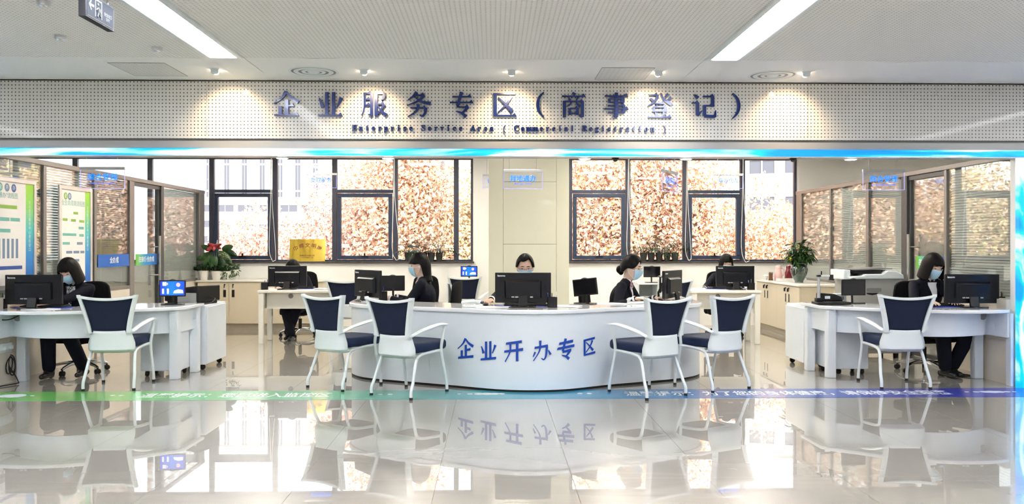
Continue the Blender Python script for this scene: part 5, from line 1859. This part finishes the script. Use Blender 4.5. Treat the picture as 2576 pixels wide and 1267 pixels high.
box(-0.004, 0.012, -0.12, 0.12, -0.045, 0.045).build('plate', 'white_plastic', t, bevel=0.004)
for y in (-0.04, 0.07):
    box(0.012, 0.045, y - 0.02, y + 0.02, -0.02, 0.02).build('plug', 'white_plastic', t, bevel=0.004)
t = thing('desk_cable', 'black cable loop hanging from hole under left desk top', 'cable', (0, 0, 0))
MB().tube(catmull([(-4.66, 8.315, 0.70), (-4.72, 8.27, 0.66), (-4.80, 8.24, 0.655), (-4.86, 8.22, 0.70)], 6), 0.006, 6).build('loop', 'cable_b', t)
t = thing('floor_cable', 'thin dark cable lying on floor under right desk', 'cable', (0, 0, 0))
MB().tube(catmull([(5.0, 9.0, 0.3), (4.98, 8.95, 0.08), (5.02, 8.8, 0.008), (5.1, 8.65, 0.008), (5.0, 8.58, 0.008), (4.9, 8.7, 0.008), (5.03, 8.72, 0.012)], 6), 0.006, 6).build('cord', 'cable_b', t)

# ================================================================== PEOPLE
def remesh(mb, name, mat, parent, voxel, smooth_it=4):
    o = mb.build(name, mat, None, smooth=False)
    md = o.modifiers.new('remesh', 'REMESH')
    md.mode = 'VOXEL'
    md.voxel_size = voxel
    ms = o.modifiers.new('smooth', 'SMOOTH')
    ms.factor = 0.5
    ms.iterations = smooth_it
    dg = bpy.context.evaluated_depsgraph_get()
    dg.update()
    me = bpy.data.meshes.new_from_object(o.evaluated_get(dg))
    old = o.data
    o.modifiers.clear()
    o.data = me
    bpy.data.meshes.remove(old)
    me.name = name
    me.materials.clear()
    me.materials.append(M[mat])
    me.polygons.foreach_set('use_smooth', [True] * len(me.polygons))
    o.parent = parent
    return o


def ik(a, b, l1, l2, hint):
    a, b, hint = Vector(a), Vector(b), Vector(hint)
    d = b - a
    L = min(d.length, (l1 + l2) * 0.995)
    dn = d.normalized()
    x = (L * L + l1 * l1 - l2 * l2) / (2 * L)
    h = math.sqrt(max(0.0, l1 * l1 - x * x))
    hp = hint - dn * hint.dot(dn)
    if hp.length < 1e-4:
        hp = Vector((0, 0, -1))
    hp.normalize()
    return a + dn * x + hp * h, a + dn * L


def head_pt(az, z, off=0.0):
    """point on the head surface: az = 0 at the face (+Y), z from -0.12 to 0.12"""
    k = math.sqrt(max(0.0, 1 - (z / 0.122) ** 2))
    jaw = max(0.0, -z / 0.12)
    rx = 0.076 * k * (1 - 0.22 * jaw) + off
    f = math.cos(az)
    ry = (0.090 if f > 0 else 0.098) * k ** (0.55 if (f > 0 and z < 0) else 1.0) * (1 - (0.10 if f > 0 else 0.45) * jaw) + off
    return Vector((rx * math.sin(az), ry * f, z))


def smoothstep(a, b, x):
    t = min(1, max(0, (x - a) / (b - a)))
    return t * t * (3 - 2 * t)


def hand_pieces(mb, wrist, d, side, sgn, spread=1.0, curl=0.5):
    """palm + five fingers; d = pointing direction, side = direction of the thumb side"""
    wrist = Vector(wrist)
    d = Vector(d).normalized()
    side = Vector(side)
    side = (side - d * side.dot(d)).normalized()
    up = d.cross(side)
    if up.z < 0:
        up = -up
    for i, (L, off) in enumerate(((0.072, 0.031), (0.080, 0.0105), (0.074, -0.0105), (0.058, -0.031))):
        k0 = wrist + side * off * 0.55 + d * 0.012
        k1 = wrist + side * off + d * (0.085 - 0.006 * abs(i - 1)) + up * 0.006
        mb.caps(k0, k1, 0.014, 0.0115, 8)
        m = k1 + d * L * 0.5 + side * off * 0.12 * spread - up * L * 0.12 * curl
        e = m + d * L * 0.42 + side * off * 0.05 * spread - up * L * 0.42 * curl
        mb.caps(k1, m, 0.0088, 0.008, 8)
        mb.caps(m, e, 0.008, 0.0068, 8)
    t0 = wrist + side * 0.018 + d * 0.022
    t1 = t0 + side * 0.030 + d * 0.030 - up * 0.006
    t2 = t1 + side * 0.010 + d * 0.034 - up * 0.008
    mb.caps(t0, t1, 0.014, 0.0105, 8)
    mb.caps(t1, t2, 0.0100, 0.0078, 8)


def person(label, loc, rz, lean=0.15, twist=0.0, hpitch=0.2, hyaw=0.0, hroll=0.0, handL=(-0.16, 0.42, 0.79), handR=(0.16, 0.42, 0.79), hair='bob', glasses=False,
           male=False, neck='shirt', skin='skin_f', scale=1.0, feet=None, knees=None, bare=0.0, hairmat='hair', scarf=False, hip=0.49):
    t = thing('person', label, 'person', loc, rz, 'seated staff in dark navy suits')
    t.scale = (scale,) * 3
    sw = 0.195 if male else 0.170
    Pv = Vector((0, 0, hip))
    sp = Vector((0, math.sin(lean), math.cos(lean)))
    fw = Vector((0, math.cos(lean), -math.sin(lean)))
    rt = Vector((1, 0, 0))
    N = Pv + sp * 0.512
    shc = N - sp * 0.045
    tw = Matrix.Rotation(twist, 3, sp)
    shL, shR = shc + tw @ Vector((-sw, 0, 0)), shc + tw @ Vector((sw, 0, 0))
    nd = (sp * 0.75 + Vector((0, 0.15, 0.5))).normalized()
    nt = N + nd * 0.075
    HM3 = Euler((-hpitch, 0, 0)).to_matrix()
    HR = Matrix.Rotation(hyaw, 3, 'Z') @ Matrix.Rotation(-hpitch, 3, 'X') @ Matrix.Rotation(hroll, 3, 'Y')
    hc = nt + HR @ Vector((0, 0.022, 0.088))
    HM = Matrix.Translation(hc) @ HR.to_4x4() @ Matrix.Scale(1.07, 4)

    # arms
    U, F = (0.29, 0.255) if male else (0.27, 0.24)
    elL, wrL = ik(shL, handL, U, F, (-0.55, -0.25, -0.8))
    elR, wrR = ik(shR, handR, U, F, (0.55, -0.25, -0.8))

    knees_ = knees or [(-0.11, 0.43, 0.47), (0.11, 0.43, 0.47)]
    feet_ = feet or [(-0.11, 0.40, 0.09), (0.11, 0.40, 0.09)]
    hips = [Pv + Vector((-0.085, 0.02, -0.01)), Pv + Vector((0.085, 0.02, -0.01))]

    # ---- body (skin): head, neck, core, arms, hands, legs in one surface
    b = MB()
    rows = []
    nseg, nr = 26, 17
    for i in range(1, nr):
        th = math.pi * i / nr
        z = 0.121 * math.cos(th)
        rows.append([HM @ head_pt(2 * math.pi * j / nseg, z) for j in range(nseg)])
    top, bot = HM @ Vector((0, 0, 0.122)), HM @ Vector((0, 0.02, -0.121))
    o0 = len(b.v)
    b.grid([[tuple(p) for p in r] for r in rows], closed=True)
    b.f = [tuple(reversed(f)) for f in b.f]
    n0 = len(b.v)
    b.v += [tuple(top), tuple(bot)]
    for j in range(nseg):
        b.f.append((n0, j, (j + 1) % nseg))
        q = (nr - 2) * nseg
        b.f.append((n0 + 1, q + (j + 1) % nseg, q + j))
    b.ell(HM @ Vector((0, 0.086, -0.018)), (0.013, 0.018, 0.022), 10, 7, HR)          # nose
    b.caps(HM @ Vector((0, 0.084, 0.012)), HM @ Vector((0, 0.094, -0.018)), 0.007, 0.010, 8)
    b.caps(HM @ Vector((-0.016, 0.074, -0.058)), HM @ Vector((0.016, 0.074, -0.058)), 0.010, 0.010, 8)   # lips
    for s in (-1, 1):
        b.ell(HM @ Vector((s * 0.077, -0.006, -0.012)), (0.010, 0.020, 0.031), 10, 8, HR @ Matrix.Rotation(s * 0.35, 3, 'Z'))
        b.caps(HM @ Vector((s * 0.012, 0.082, 0.030)), HM @ Vector((s * 0.052, 0.066, 0.028)), 0.008, 0.008, 8)   # brow ridge
    b.caps(N - sp * 0.06, nt + HR @ Vector((0, 0.0, 0.05)), 0.055 if male else 0.048, 0.052 if male else 0.045, 14)
    b.caps(Pv, N - sp * 0.10, 0.09, 0.09, 12)
    b.caps(shL, shR, 0.04, 0.04, 10)
    for s, sh, el, wr, hd in ((-1, shL, elL, wrL, handL), (1, shR, elR, wrR, handR)):
        b.caps(sh, el, 0.042, 0.036, 10)
        b.caps(el, wr, 0.037, 0.024, 10)
        fd = (wr - el).normalized()
        fd = Vector((fd.x, fd.y, fd.z * 0.2 - 0.08)).normalized()
        hand_pieces(b, wr, fd, Vector((-s, 0.15, 0.0)), s)
    for i in (0, 1):
        k, f = Vector(knees_[i]), Vector(feet_[i])
        b.caps(hips[i], k, 0.06, 0.045, 10)
        b.caps(k, f, 0.042, 0.032, 10)
        b.caps(f + Vector((0, -0.02, -0.035)), f + Vector((0, 0.12, -0.055)), 0.03, 0.024, 8)
    body = remesh(b, 'body', skin, t, 0.0062, 3)

    # ---- jacket
    j = MB()
    q = HR
    TS_ = Matrix.Rotation(-lean, 3, 'X')
    j.ell(Pv + sp * 0.03, (0.170, 0.125, 0.13), 18, 10, TS_)
    j.ell(Pv + sp * 0.19, (0.155 if not male else 0.172, 0.115, 0.16), 18, 10, TS_)
    j.ell(Pv + sp * 0.34, (0.170 if not male else 0.190, 0.122, 0.16), 18, 10, tw @ TS_)
    j.caps(shL, shR, 0.058, 0.058, 12)
    j.caps(shL.lerp(N, 0.45) , N + nd * 0.005, 0.055, 0.058, 10)
    j.caps(shR.lerp(N, 0.45) , N + nd * 0.005, 0.055, 0.058, 10)
    torso_bvh = BVHTree.FromPolygons(j.v, j.f)
    for sh, el, wr in ((shL, elL, wrL), (shR, elR, wrR)):
        we = el.lerp(wr, 0.93 - bare)
        j.caps(sh, el, 0.058, 0.049, 12)
        j.caps(el, we, 0.049, 0.038, 12)
        j.caps(sh, sh.lerp(Pv, 0.3), 0.055, 0.05, 10)
    jk = remesh(j, 'jacket', 'suit', t, 0.010, 6)
    # lapels and shirt: V panel laid on the chest
    bvh = torso_bvh

    def on_chest(u, v, off):
        """u sideways, v along the spine measured from the neck base downwards"""
        o_ = N - sp * v + (tw @ rt) * u + fw * 0.5
        hit = bvh.ray_cast(o_, -fw, 1.0)
        if hit[0] is None:
            return None
        return hit[0] + fw * off
    def vpanel(top_w, length, v0, off, name, mat, wfun=None):
        g = []
        for i in range(11):
            k = i / 10
            w = (top_w * (1 - k) + 0.004) if wfun is None else wfun(k)
            row = []
            for jx in range(9):
                u = (-1 + 2 * jx / 8) * w
                p = on_chest(u, v0 + length * k, off)
                if p is None:
                    p = N - sp * (v0 + length * k) + rt * u + fw * 0.10
                row.append(tuple(p))
            g.append(row)
        MB().grid(g).build(name, mat, t, solid=-0.003)
    vpanel(0.052, 0.23, 0.0, 0.004, 'shirt', 'pattern_shirt' if neck == 'pattern' else 'shirt')
    for s in (-1, 1):
        def edge(k, s=s):
            return 0.05 * (1 - k) + 0.006
        g = []
        for i in range(9):
            k = i / 8
            e = edge(k)
            wd = 0.012 + 0.035 * math.sin(min(1, k * 1.6 + 0.1) * math.pi) ** 0.7 if k < 0.6 else 0.012 + 0.035 * (1 - k)
            row = []
            for u in (e, e + wd * 0.5, e + wd):
                p = on_chest(s * u, 0.23 * k, 0.008)
                row.append(tuple(p if p is not None else N - sp * 0.23 * k + rt * s * u + fw * 0.1))
            g.append(row)
        MB().grid(g).build('lapel', 'suit', t, solid=-0.003)
        # collar wing
        cw = []
        for i in range(5):
            a = 0.3 + 0.5 * i
            c_, s_ = math.cos(a), math.sin(a)
            p = N + nd * 0.012 + rt * s * s_ * 0.060 + fw * c_ * 0.058
            cw.append([tuple(p), tuple(p + nd * 0.034 - (rt * s * s_ + fw * c_) * 0.006)])
        MB().grid(cw).build('collar', 'shirt', t, solid=0.004)
    if scarf:
        p0 = N + nd * 0.01 + fw * 0.062
        sc = MB()
        sc.ell(p0, (0.024, 0.018, 0.018), 12, 8)
        for s in (-1, 1):
            sc.caps(p0, p0 + rt * s * 0.030 - sp * 0.035 + fw * 0.012, 0.012, 0.018, 8)
            sc.caps(p0, p0 + rt * s * 0.014 - sp * 0.10 + fw * 0.022, 0.010, 0.016, 8)
        remesh(sc, 'scarf', 'scarf', t, 0.005, 2)
    # cuffs
    for el, wr in ((elL, wrL), (elR, wrR)):
        a = el.lerp(wr, 0.90 - bare)
        c = el.lerp(wr, 0.99 - bare)
        MB().tube([a, c], [0.0385, 0.0365], 14).build('cuff', 'shirt', t)
    # ---- trousers and shoes
    tr = MB()
    tr.ell(Pv + Vector((0, 0.01, -0.01)), (0.178, 0.14, 0.115), 18, 10)
    for i in (0, 1):
        k, f = Vector(knees_[i]), Vector(feet_[i])
        tr.caps(hips[i], k, 0.094, 0.078, 12)
        tr.caps(k, k.lerp(f, 0.93), 0.078, 0.066, 12)
    remesh(tr, 'trousers', 'suit', t, 0.011, 5)
    for i in (0, 1):
        f = Vector(feet_[i])
        so = MB()
        so.caps(f + Vector((0, -0.035, -0.045)), f + Vector((0, 0.13, -0.058)), 0.038, 0.028, 12)
        so.caps(f + Vector((0, -0.02, 0.0)), f + Vector((0, 0.06, -0.045)), 0.034, 0.034, 12)
        remesh(so, 'shoe', 'shoe', t, 0.007, 3)

    # ---- face details
    for s in (-1, 1):
        MB().ell(HM @ Vector((s * 0.031, 0.0775, 0.013)), (0.0135, 0.006, 0.0048), 12, 8, HR @ Matrix.Rotation(-s * 0.35, 3, 'Z')).build('eye', 'eye', t)
        MB().tube([HM @ Vector((s * 0.014, 0.0885, 0.037)), HM @ Vector((s * 0.032, 0.083, 0.040)), HM @ Vector((s * 0.050, 0.069, 0.033))], [0.003, 0.0038, 0.0015], 6).build('eyebrow', hairmat, t)
    # mask
    g = []
    for i in range(11):
        k = i / 10
        z = 0.000 - 0.108 * k
        row = []
        for jx in range(15):
            u = -1 + 2 * jx / 14
            az = u * R(60 - 10 * k)
            p = head_pt(az, z, 0.010)
            bul = math.exp(-(u / 0.35) ** 2)
            p.y += 0.016 * bul * math.sin(math.pi * min(1, 0.25 + k * 0.75)) + 0.012 * math.exp(-(u / 0.18) ** 2) * (1 - k) + (0.0016 if i % 2 else -0.0016) * (1 if 2 < i < 9 else 0)
            row.append(tuple(HM @ p))
        g.append(row)
    mk = MB().grid(g).build('mask', 'mask', t, solid=0.002)
    MB().tube([Vector(p) for p in g[0]], 0.0026, 6).build('mask_edge', 'mask_white', mk)
    for s in (-1, 1):
        a0 = Vector(g[1][0 if s < 0 else 14])
        a1 = Vector(g[9][0 if s < 0 else 14])
        e = HM @ Vector((s * 0.085, -0.018, -0.005))
        e2 = HM @ Vector((s * 0.083, -0.016, -0.030))
        MB().tube(catmull([tuple(a0), tuple(a0.lerp(e, 0.6) + HR @ Vector((s * 0.006, 0, 0))), tuple(e), tuple(e2), tuple(a1.lerp(e2, 0.5) + HR @ Vector((s * 0.006, 0, 0))), tuple(a1)], 3), 0.0018, 5).build('ear_loop', 'mask_white', mk)
    # hair
    def hair_end(az):
        a = abs(az)
        if hair == 'bob':
            fr, side = 0.120, 0.150 + 0.125
            return fr + (side - fr) * smoothstep(R(38), R(56), a)
        if hair == 'long':
            fr, side = 0.125, 0.150 + 0.185
            if a < R(100):
                return fr + (0.135 - fr) * smoothstep(R(45), R(70), a)
            return 0.135 + (side - 0.135) * smoothstep(R(100), R(118), a)
        if hair == 'bun':
            return 0.082 + 0.068 * smoothstep(R(20), R(75), a) + 0.055 * smoothstep(R(95), R(130), a)
        # short male
        return 0.078 + 0.012 * math.sin(az * 2.2 + 0.6) * (1 if a < R(50) else 0) + 0.066 * smoothstep(R(40), R(78), a) + 0.055 * smoothstep(R(105), R(140), a)
    g = []
    nA, nS = 56, 20
    rx, ry, rz_ = 0.088, 0.106, 0.136
    if hair == 'short':
        rx, ry, rz_ = 0.084, 0.103, 0.139
    for jx in range(nA):
        az = -math.pi + 2 * math.pi * jx / nA
        en = hair_end(az)
        col = []
        for i in range(nS + 1):
            s_ = en * i / nS
            if s_ <= 0.15:
                e = math.pi / 2 * (1 - s_ / 0.15)
                ce, z = math.cos(e), rz_ * math.sin(e)
                fx, fy = rx * ce, ry * ce
            else:
                dn = s_ - 0.15
                z = -dn
                fl = 1 + 0.25 * dn / 0.18 - 1.2 * max(0, dn - 0.10) if hair == 'bob' else 1 - 0.9 * min(dn, 0.12) + 1.2 * max(0, dn - 0.12)
                fx, fy = rx * fl, ry * fl
            rip = 0.0016 * math.sin(az * 33) + 0.0011 * math.sin(az * 57 + 1) + (0.0022 * math.sin(az * 19 + s_ * 30) if hair == 'short' else 0)
            if hair in ('bob', 'long') and abs(az) < R(6) and s_ < 0.1:
                rip -= 0.003 * (1 - abs(az) / R(6))
            x, y = (fx + rip) * math.sin(az), (fy + rip) * math.cos(az) - 0.006
            if s_ <= 0.15 and math.cos(az) > 0:
                y = min(y, head_pt(az, max(-0.1, min(0.118, z - 0.012))).y + 0.020)
            col.append(tuple(HM @ Vector((x, y, z + 0.004))))
        g.append(col)
    g = [list(r_) for r_ in zip(*g)]
    hm = MB().grid(g, closed=True)
    hm.build('hair', hairmat, t, solid=-0.014)
    if hair == 'bun':
        bn = MB().ell(HM @ Vector((0, -0.125, -0.035)), (0.04, 0.035, 0.045), 16, 10, HR)
        bn.ell(HM @ Vector((0, -0.10, -0.06)), (0.03, 0.03, 0.035), 12, 8, HR)
        remesh(bn, 'hair_bun', hairmat, t, 0.008, 3)
    if glasses:
        gg = MB()
        for s in (-1, 1):
            pts = []
            for i in range(17):
                a = 2 * math.pi * i / 16
                pts.append(HM @ Vector((s * (0.034 + 0.024 * math.cos(a)), 0.100 - 0.004 * abs(math.cos(a)), 0.010 + 0.017 * math.sin(a))))
            gg.tube(pts, 0.0015, 5)
            gg.tube([HM @ Vector((s * 0.058, 0.096, 0.014)), HM @ Vector((s * 0.080, 0.03, 0.016)), HM @ Vector((s * 0.083, -0.015, 0.006))], 0.0015, 5)
        gg.tube([HM @ Vector((-0.010, 0.101, 0.012)), HM @ Vector((0.010, 0.101, 0.012))], 0.0015, 5)
        gg.build('glasses', 'mid_grey', t)
    return t


person('woman in dark jacket and mask half hidden by left desk monitor', (-4.46, 9.12, 0), R(176), lean=0.28, hpitch=0.45, hyaw=-0.05, handL=(0.06, 0.56, 0.80), handR=(0.34, 0.50, 0.80), hair='bob', neck='pattern', hairmat='hair_brown', bare=0.25, scale=0.98,
       feet=[(-0.16, 0.22, 0.09), (0.14, 0.36, 0.09)])
person('woman bowing her head behind monitor below the gold plaque', (-2.94, 12.66, 0), R(178), lean=0.42, hpitch=0.85, handL=(-0.16, 0.44, 0.78), handR=(0.20, 0.44, 0.78), hair='bob', scale=0.97,
       feet=[(0.05, 0.42, 0.09), (-0.03, 0.50, 0.075)], knees=[(-0.09, 0.42, 0.47), (0.09, 0.42, 0.47)])
person('woman with shoulder length black hair and mask in left profile at counter', (-0.735, 9.42, 0), R(84), lean=0.10, hpitch=0.15, hyaw=0.02, handL=(-0.16, 0.40, 0.80), handR=(0.10, 0.40, 0.80), hair='long', scarf=True, scale=0.99)
person('man with short black hair, glasses and mask behind big counter monitor', (0.35, 9.26, 0), R(180), lean=0.17, hpitch=0.22, male=True, handL=(-0.20, 0.70, 0.79), handR=(0.43, 0.72, 0.79), hair='short', glasses=True, skin='skin', scale=0.985)
person('woman with bun, glasses and red scarf in right profile at counter', (1.31, 9.20, 0), R(-112), lean=0.33, hpitch=0.20, handL=(-0.16, 0.46, 0.80), handR=(0.40, 0.36, 0.82), hair='bun', glasses=True, scarf=True, scale=1.0)
person('woman with fringe, glasses and mask behind monitor below right windows', (3.50, 12.56, 0), R(180), lean=0.15, hpitch=0.22, handL=(-0.12, 0.42, 0.78), handR=(0.42, 0.42, 0.78), hair='bob', glasses=True, scale=0.96)
person('woman with dark bob hair and mask behind right desk monitor', (4.70, 9.0, 0), R(188), lean=0.18, hpitch=0.30, hyaw=0.05, handL=(0.0, 0.50, 0.80), handR=(0.30, 0.50, 0.80), hair='bob', hairmat='hair_brown', bare=0.12, scale=1.0,
       feet=[(-0.12, 0.30, 0.09), (0.0, 0.36, 0.09)], knees=[(-0.24, 0.42, 0.47), (0.08, 0.43, 0.47)])

# ================================================================== OUTDOORS
gr = struct(box(-120, 120, BW + 0.3, 230, -4.6, -4.5).build('ground_outside', 'ground', smooth=False))


def tree(label, x, y, zc, rx, ry, rz, n, mat, seed):
    random.seed(seed)
    t = thing('tree', label, 'tree', (x, y, -4.5), 0, 'autumn trees outside the windows')
    zc += 4.5
    tr = MB()
    tr.tube([(0, 0, 0), (0.05, 0, zc * 0.5), (-0.05, 0.05, zc)], [0.16, 0.12, 0.05], 8)
    for i in range(34):
        a = random.uniform(0, 2 * math.pi)
        e = random.uniform(-0.3, 1.0)
        z0 = zc * random.uniform(0.35, 0.95)
        L = random.uniform(0.6, 1.0)
        p1 = Vector((rx * L * math.cos(a), ry * L * math.sin(a), z0 + rz * 0.8 * e))
        m = p1 * 0.5 + Vector((random.uniform(-.2, .2), random.uniform(-.2, .2), z0 * 0.5 + 0.2))
        tr.tube([(0, 0, z0 * 0.9), m, p1], [0.045, 0.028, 0.008], 5)
    tr.build('trunk', 'bark', t)
    lv, lf_ = [], []
    for i in range(n):
        while True:
            u = Vector((random.uniform(-1, 1), random.uniform(-1, 1), random.uniform(-1, 1)))
            if u.length < 1:
                break
        u = u * (0.55 + 0.45 * random.random()) / max(0.35, u.length) * random.uniform(0.55, 1.0) if random.random() < 0.6 else u
        wob = 1 + 0.18 * math.sin(u.x * 7 + seed) * math.cos(u.z * 6)
        c = Vector((u.x * rx * wob, u.y * ry * wob, zc + u.z * rz * wob))
        s = random.uniform(0.028, 0.062)
        a = Vector((random.gauss(0, 1), random.gauss(0, 1), random.gauss(0, 1))).normalized()
        b_ = a.orthogonal().normalized()
        b_ = Matrix.Rotation(random.uniform(0, 6.28), 3, a) @ b_
        c2 = a.cross(b_)
        k = len(lv)
        lv += [tuple(c - b_ * s), tuple(c + c2 * s * 0.55 + a * s * 0.2), tuple(c + b_ * s * 1.1), tuple(c - c2 * s * 0.55 + a * s * 0.2)]
        lf_.append((k, k + 1, k + 2, k + 3))
    stuff(MB().add(lv, lf_).build('foliage', mat, t, smooth=False))


tree('russet autumn tree seen through the leftmost window', -5.2, 18.6, 0.5, 1.5, 1.2, 1.8, 22000, 'autumn_p', 1)
tree('orange autumn tree seen behind the gold plaque', -2.9, 18.9, 1.0, 1.7, 1.3, 2.6, 26000, 'autumn_p', 2)
tree('russet autumn tree seen through the second opening window', -1.9, 17.6, 2.0, 1.3, 1.0, 2.9, 25000, 'autumn', 3)
tree('green and orange tree seen behind the left row of palms', 0.0, 18.2, 1.1, 1.9, 1.2, 2.3, 27000, 'autumn_g', 4)
tree('yellow and orange tree seen just right of the pillar', 2.3, 17.8, 1.6, 1.5, 1.1, 2.8, 27000, 'autumn', 5)
tree('orange autumn tree seen behind the right row of palms', 3.9, 18.0, 1.8, 1.5, 1.1, 2.7, 27000, 'autumn', 6)
tree('tawny autumn tree seen through the last right window', 6.0, 18.4, 0.6, 1.6, 1.2, 2.1, 22000, 'autumn', 8)
tree('low yellow tree seen behind the glass vase', 5.2, 16.6, -0.2, 1.3, 0.7, 1.3, 9000, 'autumn_g', 9)


def building(label, x, y, w, d, z0, z1, rows, cols, mat, fw_, fh, strips=False, rz=0):
    t = thing('building', label, 'building', (x, y, 0), rz, None)
    box(-w / 2, w / 2, 0, d, z0, z1).build('wall', mat, t, smooth=False)
    box(-w / 2 - 0.4, w / 2 + 0.4, -0.5, d + 0.4, z1, z1 + 0.6).build('roof_edge', 'bld_white', t, smooth=False)
    for r_ in range(rows):
        for c in range(cols):
            cx = -w / 2 + w * (c + 0.5) / cols
            cz = z0 + (z1 - z0) * (r_ + 0.5) / rows
            ww, hh = w / cols * fw_ / 2, (z1 - z0) / rows * fh / 2
            e = min(0.12, hh * 0.2)
            f = MB().box(cx - ww, cx + ww, -0.10, 0.0, cz - hh, cz - hh + e).box(cx - ww, cx + ww, -0.10, 0.0, cz + hh - e, cz + hh)
            f.box(cx - ww, cx - ww + e, -0.1, 0.0, cz - hh + e, cz + hh - e).box(cx + ww - e, cx + ww, -0.1, 0.0, cz - hh + e, cz + hh - e).box(cx - e / 2, cx + e / 2, -0.1, 0.0, cz - hh + e, cz + hh - e)
            wo = f.build('window', 'bld_white', t, smooth=False)
            box(cx - ww + e, cx + ww - e, -0.05, -0.03, cz - hh + e, cz + hh - e).build('pane', 'bld_glass', wo, smooth=False)


building('pale tower with tall grey window strips behind left windows', WX(660, 190), 190, 28, 14, -4.5, 44, 8, 7, 'bld_pink', 0.34, 0.97)
building('low white block with window rows behind left windows', WX(620, 150), 150, 34, 12, -4.5, 9.4, 5, 9, 'bld_white', 0.86, 0.52)
building('white block with window rows at far right', 24, 55, 14, 10, -4.5, 13.0, 7, 6, 'bld_white', 0.8, 0.45, rz=R(-18))
building('pale block seen between the branches in the middle', WX(1040, 140), 140, 12, 8, -4.5, 16.5, 6, 3, 'bld_pink', 0.7, 0.5)
print('objects', len(bpy.data.objects))
